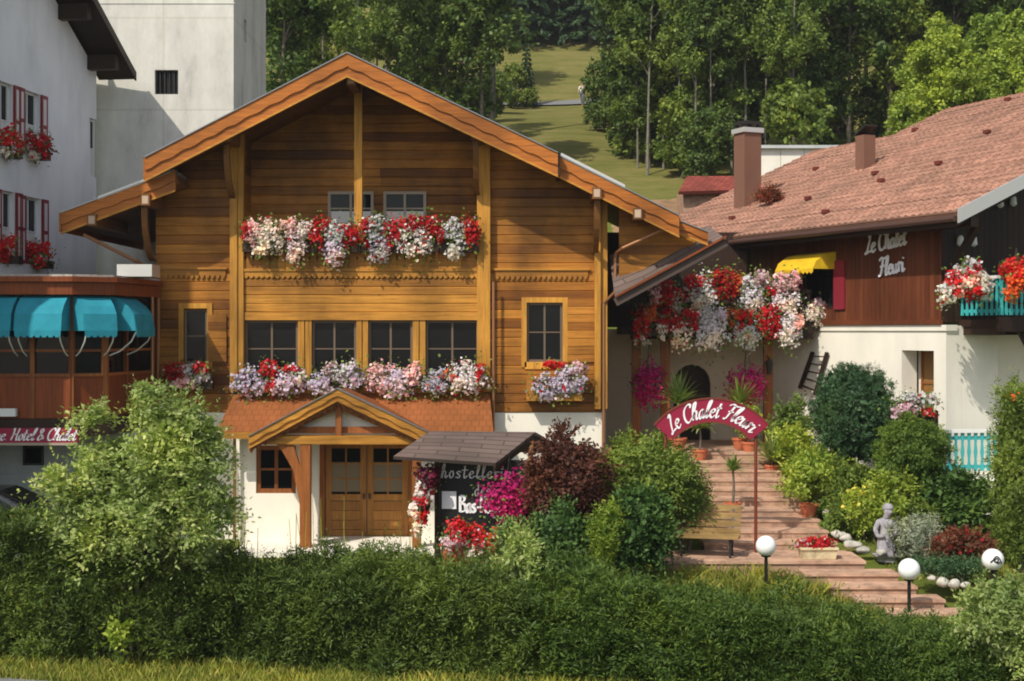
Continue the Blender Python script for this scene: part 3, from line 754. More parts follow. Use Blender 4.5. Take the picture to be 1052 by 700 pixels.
# ------------------------------------------------------------------ lettering: pen strokes swept along skeleton letters
GL = {
 'L': (.50, [[(.30, .86), (.40, 1.0), (.44, .86), (.30, .45), (.18, .12), (.04, .02), (.10, -.02), (.30, .06), (.52, .08)]]),
 'e': (.36, [[(.05, .25), (.28, .34), (.30, .47), (.18, .5), (.06, .32), (.09, .07), (.22, 0), (.38, .14)]]),
 'C': (.50, [[(.48, .78), (.50, .95), (.34, 1.0), (.12, .74), (.06, .32), (.16, .03), (.34, .0), (.54, .18)]]),
 'h': (.42, [[(.08, .1), (.22, .6), (.28, .95), (.20, 1.0), (.12, .7), (.06, 0)], [(.08, .22), (.24, .48), (.33, .42), (.29, .1), (.36, 0), (.46, .14)]]),
 'a': (.42, [[(.32, .45), (.20, .5), (.06, .3), (.07, .05), (.16, 0), (.28, .18), (.34, .5)], [(.34, .5), (.31, .1), (.37, 0), (.46, .14)]]),
 'l': (.24, [[(.02, .12), (.20, .6), (.26, .95), (.18, 1.0), (.10, .6), (.08, .1), (.14, 0), (.26, .14)]]),
 't': (.27, [[(.16, .88), (.09, .3), (.09, .05), (.16, 0), (.28, .14)], [(0, .58), (.28, .60)]]),
 'F': (.50, [[(.06, .86), (.22, 1.0), (.42, .93), (.64, 1.0)], [(.36, .95), (.28, .45), (.16, .04), (.0, .04)], [(.14, .5), (.46, .54)]]),
 'u': (.42, [[(.04, .5), (.04, .1), (.12, 0), (.25, .15), (.31, .5)], [(.31, .5), (.28, .08), (.35, 0), (.45, .14)]]),
 'r': (.31, [[(.03, .42), (.10, .52), (.08, 0)], [(.08, .3), (.2, .5), (.31, .46)]]),
 'i': (.22, [[(.06, .5), (.05, .08), (.12, 0), (.24, .14)], [(.09, .70), (.13, .76)]]),
 'H': (.58, [[(.06, .9), (.16, 1.0), (.15, .5), (.06, 0)], [(.52, 1.0), (.44, .4), (.46, 0), (.60, .1)], [(.08, .48), (.50, .54)]]),
 'o': (.36, [[(.2, .5), (.06, .34), (.07, .06), (.18, 0), (.30, .2), (.28, .46), (.18, .5)]]),
 '&': (.46, [[(.44, .1), (.12, .72), (.2, .95), (.3, .76), (.03, .2), (.16, 0), (.42, .36)]]),
 'n': (.40, [[(.05, .5), (.05, 0)], [(.05, .3), (.2, .5), (.29, .42), (.28, .08), (.38, .04)]]),
 's': (.33, [[(.29, .44), (.16, .5), (.06, .38), (.25, .16), (.19, .01), (.03, .05)]]),
 'd': (.42, [[(.30, .42), (.16, .48), (.06, .28), (.08, .05), (.18, 0), (.30, .16)], [(.31, .95), (.30, 0)]]),
 'B': (.48, [[(.08, .98), (.08, 0)], [(.08, .98), (.34, .93), (.37, .72), (.10, .54)], [(.10, .54), (.42, .44), (.42, .1), (.08, .02)]]),
 'p': (.40, [[(.07, .5), (.07, -.35)], [(.07, .44), (.25, .5), (.33, .28), (.22, .02), (.08, .06)]]),
 'R': (.50, [[(.08, .98), (.08, 0)], [(.08, .98), (.38, .9), (.37, .64), (.10, .52)], [(.18, .52), (.46, .0)]]),
 '-': (.28, [[(.04, .3), (.24, .3)]]), ' ': (.24, []), '.': (.18, [[(.06, .03), (.10, .06)]]),
}
def smooth_pts(p, k=5):
    if len(p) < 3: return p
    q = [p[0]] + list(p) + [p[-1]]; out = []
    for i in range(1, len(q) - 2):
        for t in np.linspace(0, 1, k, endpoint=False):
            a, b, c, d = (np.array(q[i + j]) for j in (-1, 0, 1, 2))
            out.append(tuple(.5 * (2 * b + (c - a) * t + (2 * a - 5 * b + 4 * c - d) * t * t + (3 * b - a - 3 * c + d) * t ** 3)))
    return out + [p[-1]]
def lettering(mb, text, fmap, size, thin=.035, thick=.12, nib=R(35), slant=.18, track=.0, squeeze=1.0, depth=.012, serif=0):
    "fmap(x, y, z) -> world, x along the line in metres, z outward; returns the width"
    x = 0
    for ch in text:
        adv, strokes = GL[ch]
        for st in strokes:
            p = smooth_pts(st); L = []
            for i, (a, b) in enumerate(p):
                d = np.array(p[min(i + 1, len(p) - 1)]) - np.array(p[max(i - 1, 0)]); d = d / (np.linalg.norm(d) + 1e-9)
                w = thin + (thick - thin) * abs(d[0] * math.sin(nib) - d[1] * math.cos(nib)); n_ = np.array([-d[1], d[0]]) * w / 2
                L.append(((a + n_[0], b + n_[1]), (a - n_[0], b - n_[1])))
            base = len(mb.v)
            for l_, r_ in L:
                for q, z in ((l_, depth), (r_, depth), (r_, 0), (l_, 0)):
                    mb.v.append(tuple(fmap((x + (q[0] + slant * q[1]) * squeeze) * size, q[1] * size, z)))
            for i in range(len(L) - 1):
                a = base + 4 * i
                for k in range(4): mb.f.append((a + k, a + (k + 1) % 4, a + 4 + (k + 1) % 4, a + 4 + k))
            mb.f.append((base, base + 3, base + 2, base + 1)); a = base + 4 * (len(L) - 1); mb.f.append((a, a + 1, a + 2, a + 3))
            if serif:
                for (a_, b_) in (st[0], st[-1]):
                    s_ = serif; base = len(mb.v)
                    for (u_, v_) in ((-s_, -.025), (s_, -.025), (s_, .025), (-s_, .025)):
                        mb.v.append(tuple(fmap((x + (a_ + u_ + slant * b_) * squeeze) * size, (b_ + v_) * size, depth + .002)))
                    mb.f.append((base, base + 1, base + 2, base + 3))
        x += (adv + track) * squeeze
    return x * size

# ------------------------------------------------------------------ the house on the right
E0 = Vector((5.9, 41.6, 0)); U = Vector((.393, -.92, 0)).normalized(); NN = Vector((.92, .393, 0)).normalized()
EZ, RS = 8.03, .45
def Q(s, w, z): return E0 + U * s + NN * w + Vector((0, 0, z))
def Qr(s, w, dz=0): return Q(s, w, EZ + RS * w + dz)
def on_plane(px, py, w=None, up=None):
    a = (px - 526) / F
    n = NN
    D = (E0.dot(n) + w) / (a * n.x + n.y)
    d = Vector((a * D, D, 0)) - E0
    return d.dot(U), CZ + (HZ - py) / F * D
house = thing('brown_timber_house', 'brown boarded house with pink brown tiled roof on a white ground floor', 'house', Q(4, 5, 2.2))
rA = roof_slab('roof', M['tiles'], [Qr(-7.1, 0), Qr(-2.7, 0), Qr(-2.7, 8.25), Qr(-7.1, 8.25)], .12, house)
rB = roof_slab('roof', M['tiles'], [Qr(-2.7, 0), Qr(10.42, 0), Qr(10.42, 10.5), Qr(-2.7, 10.5)], .12, house)
roof_slab('roof', M['tiles'], [Qr(-7.1, 8.25) + NN * 8 - Vector((0, 0, 3.6)), Qr(-2.7, 8.25) + NN * 8 - Vector((0, 0, 3.6)), Qr(-2.7, 8.25), Qr(-7.1, 8.25)], .12, house)
roof_slab('roof', M['tiles'], [Qr(-2.7, 10.5) + NN * 10.5 - Vector((0, 0, 4.7)), Qr(10.42, 10.5) + NN * 10.5 - Vector((0, 0, 4.7)), Qr(10.42, 10.5), Qr(-2.7, 10.5)], .12, house)
hf = Fr(E0, U, NN)                                           # coordinates (s, w, z)
so = MB(); so.prism([hf((-7.1, .02, EZ - .14)), hf((-7.1, 8, EZ + 8 * RS - .14)), hf((-7.1, 8, EZ + 8 * RS - .3)), hf((-7.1, .02, EZ - .3))], U * 4.4)
so.prism([hf((-2.69, .02, EZ - .14)), hf((-2.69, 10.4, EZ + 10.4 * RS - .14)), hf((-2.69, 10.4, EZ + 10.4 * RS - .3)), hf((-2.69, .02, EZ - .3))], U * 13.0)
so.build('soffit', M['dark'], rB)
def courses(s0, s1, w1, parent):
    row = .36; per = .26; nS = int((s1 - s0) / per * 6); ss = np.linspace(s0, s1, nS + 1); nR = int(w1 / row); V = []; Fc = []; UV = []
    wave = .021 * np.cos(2 * np.pi * ss / per); o0 = off(parent)
    for j in range(nR):
        w0, w2 = w1 * j / nR, w1 * (j + 1.06) / nR; base = len(V); jit = rng.normal(0, .004, nS + 1)
        for wq, lf in ((w0, .025), (w0, .075), (min(w2, w1), .035)):
            for i in range(nS + 1): V.append(Qr(ss[i], wq, lf + (wave[i] + jit[i] if lf != .025 else -.0)) - o0); UV.append((ss[i], wq * 1.1))
        for q in range(2):
            for i in range(nS): a = base + q * (nS + 1) + i; Fc.append((a, a + 1, a + nS + 2, a + nS + 1))
    me = bpy.data.meshes.new('tile_courses'); me.from_pydata(V, [], Fc); uv = me.uv_layers.new(name='UVMap'); vi = np.zeros(len(me.loops), dtype=np.int32); me.loops.foreach_get('vertex_index', vi)
    uv.data.foreach_set('uv', np.array(UV, dtype=np.float32)[vi].ravel()); me.update(); link('tile_courses', me, M['tiles'], parent, o0)
courses(-7.08, -2.72, 8.2, rA); courses(-2.69, 10.4, 10.45, rB)
# ridge and verge tiles, gutter
rt = MB()
for (s0, s1, w) in ((-7.1, -2.7, 8.25), (-2.7, 10.42, 10.5)):
    n = int((s1 - s0) / .4)
    rt = MB()
    for i in range(n): rt.tube([Qr(s0 + (s1 - s0) * i / n, w, -.03), Qr(s0 + (s1 - s0) * (i + 1.08) / n, w, -.01)], [.11, .13], 8)
    rt.build('ridge', M['ridge'], rA if w < 9 else rB)
vb = MB(); vb.prism([Qr(10.44, -.05, .12), Qr(10.44, 10.5, .12), Qr(10.44, 10.5, -.2), Qr(10.44, -.05, -.2)], U * .05); vb.build('verge_board', M['zinc'], rB)
gt = MB(); gt.tube([Q(-7.1, -.07, EZ - .12), Q(10.4, -.07, EZ - .12)], .07, 8); gt.build('gutter', M['dkgutter'], rB)
sn = MB()
for (px, py) in ((838, 177), (752, 228), (848, 222), (899, 182), (940, 137), (964, 172), (1014, 140), (830, 208), (1035, 106), (905, 190)):
    a = (px - 526) / F; b = (HZ - py) / F; D = (EZ - CZ - RS * E0.dot(NN)) / (b - RS * (a * NN.x + NN.y)); p = Vector((a * D, D, CZ + b * D))
    MB().beam(p + Vector((0, 0, .12)) - U * .10, p + Vector((0, 0, .12)) + U * .10, .13, .10).build('vent_tile', M['redtiles'], rB)
# upper wall in vertical boards (plane w = .8)
WW = .8; ub = MB()
yw_s0, yw_z1 = on_plane(826, 272, WW); yw_s1, yw_z0 = on_plane(858, 318, WW)
s = -7.0
while s < 8.86:
    e = min(s + .17, 8.88); zt_ = EZ + WW * RS - .25
    segs = [(5.65, zt_)]
    if yw_s0 < (s + e) / 2 < yw_s1: segs = [(5.65, yw_z0), (yw_z1, zt_)]
    for (a, b) in segs: ub.box(s, e - .012, WW, WW + .06, a, b, hf)
    s = e
ub.box(-7, 8.88, WW + .02, WW + .12, 5.66, yw_z0, hf); ub.box(-7, yw_s0, WW + .03, WW + .12, yw_z0, 7.9, hf); ub.box(yw_s1, 8.88, WW + .03, WW + .12, yw_z0, 7.9, hf)
ub.box(-7, 8.9, WW - .05, WW + .03, 5.55, 5.67, hf)
ub.build('boarded_wall', M['brown'], house)
fw_ = MB(); w = WW + .02                                      # front gable, dark boards
while w < 16:
    zt_ = EZ + RS * min(w, 21 - w) - .3
    fw_.box(8.83, 8.89, w, w + .17, 5.6, zt_, hf); w += .18
fw_.build('gable_wall', M['dark'], house)
window(house, Fr(hf((yw_s0, WW + .03, yw_z0)), U, NN), yw_s1 - yw_s0, yw_z1 - yw_z0, 2, 1, 'dark', .07)
sh0, _ = on_plane(858, 318, WW); sh1, _ = on_plane(869, 318, WW)
s_ = MB(); s_.box(sh0, sh1, WW - .06, WW - .01, on_plane(862, 318, WW)[1], on_plane(862, 268, WW)[1], hf); s_.build('shutter', M['redwood'], house)
s2 = MB(); s2.box(yw_s0 - .55, yw_s0 - .02, WW - .05, WW - .01, yw_z0, yw_z1, hf); s2.build('shutter', M['redwood'], house)
# white ground floor with a deep window niche
n0, nz1 = on_plane(925, 360, WW); n1, _ = on_plane(958, 360, WW); nz0 = 3.3
wl_ = MB(); w0, w1 = WW + .04, WW + .5
wl_.box(1.3, n0, w0, w1, 1.5, 5.52, hf); wl_.box(n1, 9.0, w0, w1, 1.5, 5.52, hf); wl_.box(n0, n1, w0, w1, nz1, 5.52, hf); wl_.box(n0, n1, w0, w1, 1.5, nz0, hf)
wl_.box(n0 - .1, n1 + .1, w1 + .12, w1 + .3, 1.6, 5.5, hf)
wl_.box(8.85, 9.0, w1 + .003, w1 + 1.1, 1.5, 5.5, hf); wl_.box(8.6, 8.8, w1 + 1.1, 16, 1.5, 5.5, hf)
wl_.box(-.9, 9.05, w0 - .04, w0 + .3, 5.4, 5.54, hf)
wl_.box(8.6, 8.75, w1 + .003, w1 + 1.09, 1.5, 5.5, hf)
wl_.build('white_wall', M['plaster'], house)
window(house, Fr(hf((n0 + .05, w1 + .1, nz0)), U, NN), n1 - n0 - .05, nz1 - nz0, 2, 2, 'porchwood', .06, pane='amber')
# dark doors in the front of the ground floor
window(house, Fr(hf((8.58, w1 + 3.0, 2.4)), NN, -U), 1.3, 2.4, 2, 2, 'dark', .08)
window(house, Fr(hf((8.79, w1 + 3.2, 5.9)), NN, -U), 1.4, 2.0, 2, 2, 'turq', .08)
# front balcony: floor, turquoise rail, posts with braces
bf = MB(); bf.box(8.9, 10.3, 1.3, 16, 5.5, 5.66, hf); bf.box(10.2, 10.35, 1.25, 16, 5.38, 5.72, hf)
for k in range(9): bf.box(8.9, 10.25, 1.35 + k * 1.2, 1.5 + k * 1.2, 5.3, 5.5, hf)
bf.build('balcony_floor', M['dark'], house)
def picket_rail(parent, a, b, h, m, name='balcony_railing', step=.15, w=.085, top='trim'):
    a, b = Vector(a), Vector(b); d = (b - a); L = d.length; d.normalize(); q = Vector((-d.y, d.x, 0))
    fr = Fr(a, d, q); mb = MB(); n = int(L / step)
    for i in range(n + 1):
        x = L * i / n; mb.prism([fr((x - w / 2, 0, .06)), fr((x + w / 2, 0, .06)), fr((x + w * .28, 0, h * .35)), fr((x + w / 2, 0, h * .5)), fr((x + w * .28, 0, h * .68)), fr((x + w / 2, 0, h - .06)), fr((x - w / 2, 0, h - .06)), fr((x - w * .28, 0, h * .68)), fr((x - w / 2, 0, h * .5)), fr((x - w * .28, 0, h * .35))], q * .03)
    mb.box(0, L, .032, .07, .12, .2, fr); mb.box(0, L, .032, .07, h - .22, h - .14, fr)
    o = mb.build(name, M[m], parent)
    t = MB(); t.box(-.05, L + .05, -.05, .1, h - .05, h + .02, fr); t.build('handrail', M[top], o)
    return o
picket_rail(house, hf((10.28, 1.35, 5.7)), hf((10.28, 9, 5.7)), .95, 'turq', 'balcony_railing')
picket_rail(house, hf((8.95, 1.35, 5.7)), hf((10.28, 1.35, 5.7)), .95, 'turq', 'balcony_railing')
for w in (3.05, 6.5):
    p = MB(); p.box(9.9, 10.1, w, w + .2, 2.0, 5.5, hf); p.build('balcony_post', M['dark'], house)
    p = MB(); p.beam(hf((10.0, w + .25, 4.2)), hf((10.0, w + 1.25, 5.45)), .14, .16); p.beam(hf((10.0, w - .05, 4.2)), hf((10.0, w - .9, 5.45)), .14, .16); p.build('brace', M['dark'], house)
for (w, z) in ((1.3, 7.4), (1.7, 7.4), (2.5, 8.35), (2.9, 8.4)):                             # pale rafter ends and lamp shades on the dark gable
    b = MB(); b.lathe([(.03, 0), (.09, .05), (.07, .22), (.03, .26)], hf((8.78 + .18, w, z)), 8); b.build('wall_lamp', M['trim'], house)
pu = MB(); pu.box(8.9, 10.36, .4, .62, 7.75, 7.98, hf); pu.box(8.9, 10.36, 3.4, 3.62, 9.2, 9.42, hf); pu.build('purlin', M['darkx'], house)
wb = MB(); wb.beam(hf((8.9, .95, 6.6)), hf((10.2, .75, 7.85)), .14, .16); wb.build('brace', M['dark'], house)
# terrace with its own turquoise fence
te = MB(); te.box(8.95, 10.6, 1.0, 9, 1.2, 2.0, hf); te.build('terrace', M['plaster'], house)
picket_rail(house, hf((9.3, -.25, 2.1)), hf((10.1, 2.1, 2.1)), 1.0, 'turq', 'terrace_fence')
# entrance porch between the houses: back wall, posts, balcony with rail
PYB = 40.4
ew = MB(); xa, xb = 2.6, Q(1.2, .84, 0).x
ew.box(xa, X(692, PYB), PYB, PYB + .2, 1.6, 5.45); ew.box(X(730, PYB), xb, PYB, PYB + .2, 1.6, 5.45)
arch = [(X(692, PYB), PYB, 5.45), (X(692, PYB), PYB, 3.9)] + [(X(711 - 19 * math.cos(t), PYB), PYB, 3.9 + .55 * math.sin(t)) for t in np.linspace(0, math.pi, 9)[1:-1]] + [(X(730, PYB), PYB, 3.9), (X(730, PYB), PYB, 5.45)]
ew.prism(arch[::-1], (0, .2, 0)); ew.build('entrance_wall', M['beige'], house)
ed = MB(); ed.box(X(690, PYB), X(732, PYB), PYB + .22, PYB + .3, 1.8, 4.6); ed.build('entrance_door', M['dark'], house)
e2 = MB(); e2.box(X(804, PYB), X(824, PYB), PYB - .1, PYB - .02, 2.3, 4.6); e2.build('side_door', M['dark'], house)
uw = MB(); uw.box(2.6, Q(0, .85, 0).x, PYB + .3, PYB + .4, 5.5, 8.2); uw.build('upper_back_wall', M['dark'], house)
bl = MB(); bl.box(X(640, 38.2), X(836, 38.2), 38.2, PYB, 5.3, 5.5); bl.box(X(648, 38), X(836, 38), 38.05, 38.2, 5.18, 5.52); bl.build('porch_balcony_floor', M['dark'], house)
rl = MB()
for i in range(36): x = X(652 + 5.1 * i, 38.1); rl.box(x - .05, x + .05, 38.1, 38.13, 5.52, 6.4)
rl.box(X(650, 38.1), X(834, 38.1), 38.07, 38.17, 6.4, 6.5); rl.build('porch_railing', M['dark'], house)
for px in (684, 790, 654):
    MB().box(X(px - 4.5, 38.2), X(px + 4.5, 38.2), 38.25, 38.45, 2.0, 5.3).build('porch_post', M['porchwood'], house)
lb = MB(); lb.box(X(640, 39), X(836, 39), 37.2, PYB, 1.4, 2.32); lb.build('landing', M['paver'], house)
# names written on the wall in wrought letters
lt_ = MB()
def wallmap(s0, z0, rise):
    return lambda x, y, z: hf((s0 + x, WW - .03 - z, z0 + y + x * rise))
sA, zA = on_plane(890, 261, WW); sB, zB = on_plane(904, 284, WW)
lettering(lt_, 'Le Chalet', wallmap(sA, zA, .10), .44, .10, .15, slant=.0, squeeze=1.12, depth=.02)
lettering(lt_, 'Fleuri', wallmap(sB, zB, .10), .44, .10, .15, slant=.0, squeeze=1.12, depth=.02)
lt_.build('wall_lettering', M['white'], house)
# chimneys
def chimney(px, py, w, ztop, cap, nm, cowl=False):
    a = (px - 526) / F; b = (HZ - py) / F; D = (EZ - CZ - RS * E0.dot(NN)) / (b - RS * (a * NN.x + NN.y)); p = Vector((a * D, D, CZ + b * D))
    fr = Fr(p, U, NN); c = MB(); c.box(-w / 2, w / 2, -w / 2, w / 2, -.4, ztop - p.z, fr)
    o = c.build(nm, M['chim'], rB)
    if cap:
        k = MB(); k.box(-w / 2 - .06, w / 2 + .06, -w / 2 - .06, w / 2 + .06, ztop - p.z - .1, ztop - p.z + .05, fr); k.build('chimney_collar', M['zinc'], house)
        k = MB(); k.box(-w / 2 - .02, w / 2 + .02, -w / 2 - .02, w / 2 + .02, ztop - p.z + .16, ztop - p.z + .26, fr)
        for a_ in (-1, 1):
            for b_ in (-1, 1): k.box(a_ * w * .4 - .05, a_ * w * .4 + .05, b_ * w * .4 - .05, b_ * w * .4 + .05, ztop - p.z + .05, ztop - p.z + .16, fr)
        k.build('chimney_cowl', M['iron'], house)
    else:
        k = MB(); k.prism([fr((-w / 2 - .02, -w / 2 - .02, ztop - p.z + .01)), fr((w / 2 + .1, -w / 2 - .02, ztop - p.z + .25)), fr((w / 2 + .1, w / 2, ztop - p.z + .25)), fr((-w / 2, w / 2, ztop - p.z + .01))], (0, 0, .05)); k.build('chimney_cowl', M['iron'], house)
M['chim'] = plaster('brown_chimney_render', (.20, .10, .068), .15)
chimney(768, 212, .62, Z(131, 44.7), True, 'chimney'); chimney(889, 174, .42, Z(152, 46), False, 'chimney')

# yellow dome awning over the small window
ya = thing('yellow_awning', 'small yellow canvas awning above a window on the brown boarded wall', 'awning', hf((yw_s0, WW, yw_z1)))
a0, a1 = yw_s0 - .3, yw_s1 + .05
pr_ = [(0, .28), (.32, .22), (.62, .02), (.72, -.18)]
mb = MB()
for i in range(3): 
    (d0, z0), (d1, z1) = pr_[i], pr_[i + 1]
    mb.prism([hf((a0, WW - .01 - d0, yw_z1 + z0)), hf((a0, WW - .01 - d1, yw_z1 + z1)), hf((a1, WW - .01 - d1, yw_z1 + z1)), hf((a1, WW - .01 - d0, yw_z1 + z0))], (0, 0, -.012))
for a_ in (a0, a1 - .012):
    mb.prism([hf((a_, WW - .01, yw_z1 + .28))] + [hf((a_, WW - .01 - d, yw_z1 + z)) for d, z in pr_[1:]] + [hf((a_, WW - .01, yw_z1 - .18))], U * .012)
mb.build('canopy', M['yawn'], ya)
va = MB(); scl = int((a1 - a0) / .16)
for i in range(scl):
    x = a0 + (a1 - a0) * i / scl; e = a0 + (a1 - a0) * (i + 1) / scl
    va.prism([hf((x, WW - .735, yw_z1 - .17)), hf((e, WW - .735, yw_z1 - .17)), hf((e, WW - .735, yw_z1 - .25)), hf(((x + e) / 2, WW - .735, yw_z1 - .31)), hf((x, WW - .735, yw_z1 - .25))], NN * .012)
va.build('valance', M['yawn'], ya)

# ------------------------------------------------------------------ the white hotel at the left edge
hd = Vector((.13, 1, 0)).normalized(); hn = Vector((1, -.13, 0)).normalized()      # along the wall away from us, outward
H0 = Vector((-12.2, 42, 0))
hq = Fr(H0, hd, -hn)                                                                  # (along, into, z): outward is -v
hotel = thing('white_hotel', 'tall white rendered hotel with red shutters and dark gable eaves', 'hotel', hq((-6, 4, 0)))
def at_wall(px, py):
    a = (px - 526) / F; D = (H0.dot(hn)) / (a * hn.x + hn.y); p = Vector((a * D, D, 0)); return (p - H0).dot(hd), CZ + (HZ - py) / F * D
hw = [(at_wall(12, 90)[0], at_wall(26, 90)[0], at_wall(20, 160)[1], at_wall(20, 90)[1]), (at_wall(28, 96)[0], at_wall(38, 96)[0], at_wall(30, 163)[1], at_wall(30, 96)[1]),
      (at_wall(12, 198)[0], at_wall(26, 198)[0], at_wall(20, 270)[1], at_wall(20, 198)[1]), (at_wall(28, 203)[0], at_wall(39, 203)[0], at_wall(30, 270)[1], at_wall(30, 203)[1])]
hw = [(at_wall(24, 95)[0], at_wall(41, 95)[0], at_wall(31, 160)[1], at_wall(31, 94)[1]), (at_wall(25, 200)[0], at_wall(42, 200)[0], at_wall(33, 272)[1], at_wall(33, 203)[1]),
      (at_wall(-2, 85)[0], at_wall(13, 85)[0], at_wall(3, 160)[1], at_wall(3, 84)[1]), (at_wall(0, 195)[0], at_wall(15, 195)[0], at_wall(5, 270)[1], at_wall(5, 196)[1]),
      (at_wall(92, 122)[0], at_wall(101, 122)[0], at_wall(95, 182)[1], at_wall(95, 122)[1])]
VZ = 13.0; VS = .55                                                                    # verge falling towards the far end
cuts_a = sorted({-14.0, 0.0} | {round(v, 4) for w in hw for v in w[:2] if -14 < v < 0})
wm = MB()
for a, b in zip(cuts_a[:-1], cuts_a[1:]):
    zs = [(0, None)]; m_ = (a + b) / 2; hs = sorted([(w[2], w[3]) for w in hw if w[0] < m_ < w[1]])
    z = 0; segs = []
    for (c0, c1) in hs: segs.append((z, c0)); z = c1
    for (c0, c1) in segs: wm.box(a, b, 0, .3, c0, c1, hq)
    wm.prism([hq((a, 0, z)), hq((b, 0, z)), hq((b, 0, VZ - VS * b)), hq((a, 0, VZ - VS * a))], -hn * .3)
wm.box(-14, 0, .32, .4, 0, 14, hq); wm.box(-.3, 0, .4, 9, 0, 13, hq); wm.box(-14, -13.7, .4, 9, 0, 19, hq)
wm.build('wall', M['cool'], hotel)
for (a, b, c0, c1) in hw:
    o = window(hotel, Fr(hq((a, .14, c0)), hd, -hn), b - a, c1 - c0, 2, 2, 'trim', .06, .5)
for (a, b, c0, c1) in hw[:4]:
    for q0, q1 in ((a - .36, a - .01), (b + .01, b + .36)):
        f = MB(); f.box(q0, q1, -.05, -.01, c0, c1, hq); f.box(q0 + .02, q1 - .02, -.065, -.049, c0 + .05, c0 + .12, hq); sh = None
        f = MB()
        for (e0, e1, g0, g1) in ((q0, q0 + .08, c0, c1), (q1 - .08, q1, c0, c1), (q0 + .08, q1 - .08, c0, c0 + .1), (q0 + .08, q1 - .08, c1 - .1, c1), (q0 + .08, q1 - .08, (c0 + c1) / 2 - .05, (c0 + c1) / 2 + .05)): f.box(e0, e1, -.06, -.012, g0, g1, hq)
        sh = f.build('shutter', M['redwood'], hotel)
        f = MB(); f.box(q0 + .08, q1 - .08, -.058, -.02, c0 + .1, c1 - .1, hq); f.build('shutter_panel', M['endgrain2'], sh)
rq = [hq((.5, -1.0, VZ - VS * .5 - .1)), hq((.5, 9, VZ - VS * .5 - .1)), hq((-7, 9, VZ + VS * 7 - .1)), hq((-7, -1.0, VZ + VS * 7 - .1))]
ro = roof_slab('roof', M['greyroof'], [p + Vector((0, 0, .42)) for p in rq], .1, hotel)
sf = MB()
for i in range(12):
    t0, t1 = -7 + 7.5 * i / 12, -7 + 7.5 * (i + 1) / 12
    sf.prism([hq((t0, -.97, VZ - VS * t0 + .2)), hq((t1 - .02, -.97, VZ - VS * t1 + .2)), hq((t1 - .02, -.97, VZ - VS * t1 + .12)), hq((t0, -.97, VZ - VS * t0 + .12))], -hn * 1.1)
for t in (-6.4, -4.4, -2.4, -.5): sf.box(t - .14, t + .14, -.85, .0, VZ - VS * t - .32, VZ - VS * t + .1, hq)
sf.build('eave_timbers', M['darkx'], ro)
MB().prism([hq((.52, -1.02, VZ - VS * .5 + .33)), hq((-7, -1.02, VZ + VS * 7 + .33)), hq((-7, -1.02, VZ + VS * 7 + .08)), hq((.52, -1.02, VZ - VS * .5 + .08))], -hn * .05).build('verge_board', M['dark'], ro)

# ------------------------------------------------------------------ the concrete tower
TY = 42.75; tx0, tx1 = X(96, TY), X(240, TY); td = 5.6
tower = thing('concrete_tower', 'bare pale concrete tower with one small barred window behind the chalet', 'tower', ((tx0 + tx1) / 2, TY, 1))
th_ = (X(159, TY), X(183, TY), Z(97, TY), Z(72, TY)); tm = MB()
tm.box(tx0, th_[0], TY, TY + .3, 0, 20); tm.box(th_[1], tx1, TY, TY + .3, 0, 20); tm.box(th_[0], th_[1], TY, TY + .3, 0, th_[2]); tm.box(th_[0], th_[1], TY, TY + .3, th_[3], 20)
hs = [(1.2, 16.6, 17.1), (1.6, 14.6, 15.2)]; y0 = TY + .3
tm.box(tx1 - .3, tx1, TY + .3, TY + td, 0, 14.4); tm.box(tx1 - .3, tx1, TY + .3, TY + td, 15.1, 16.4); tm.box(tx1 - .3, tx1, TY + .3, TY + td, 17.0, 20)
for (a, b, c0, c1) in ((.3, 1.7, 14.4, 15.1), (2.1, td, 14.4, 15.1), (.3, 3.1, 16.4, 17.0), (3.5, td, 16.4, 17.0)): tm.box(tx1 - .3, tx1, TY + a, TY + b, c0, c1)
tm.box(tx0, tx0 + .3, TY + .3, TY + td, 0, 20); tm.box(tx0 + .3, tx1 - .3, TY + td - .3, TY + td, 0, 20); tm.box(tx0 + .3, tx1 - .3, TY + .3, TY + td - .3, 19.7, 20)
tm.box(tx0 - .04, tx1 + .04, TY - .02, TY, Z(4, TY), Z(3, TY))
tm.build('concrete_wall', M['concrete'], tower)
tw = window(tower, Fr((th_[0], TY + .16, th_[2])), th_[1] - th_[0], th_[3] - th_[2], 2, 1, 'iron', .05)
b = MB()
for i in range(1, 5): x = th_[0] + (th_[1] - th_[0]) * i / 5; b.box(x - .015, x + .015, TY + .08, TY + .1, th_[2], th_[3])
b.build('window_bars', M['iron'], tw)
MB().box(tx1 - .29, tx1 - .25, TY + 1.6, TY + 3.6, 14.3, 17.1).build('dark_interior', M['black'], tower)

# ------------------------------------------------------------------ restaurant pavilion with blue awnings
pav = thing('restaurant_pavilion', 'glazed red brown restaurant pavilion on white base beside the chalet', 'restaurant', (-12, 34.5, .2))
plan = [(-16.5, 33.0), (-10.15, 33.0), (-9.5, 33.5), (-9.35, 34.7), (-8.97, 35.85)]
def seg_frames(pl):
    out = []
    for (a, b) in zip(pl[:-1], pl[1:]):
        d = Vector((b[0] - a[0], b[1] - a[1], 0)); L = d.length; d.normalize(); out.append((Fr((a[0], a[1], 0), d, Vector((-d.y, d.x, 0))), L))
    return out
def offset_plan(k): return [(-16.5, 33.0 - k), (-10.15 + .32 * k, 33.0 - k), (-9.5 + .75 * k, 33.5 - .65 * k), (-9.35 + k, 34.7 - .1 * k), (-8.97 + .5 * k, 35.85)]
PZ0, PZ1, PZ2 = Z(430, 33), Z(384, 33), Z(303, 33)
pn, fr_, gl_ = MB(), MB(), MB()
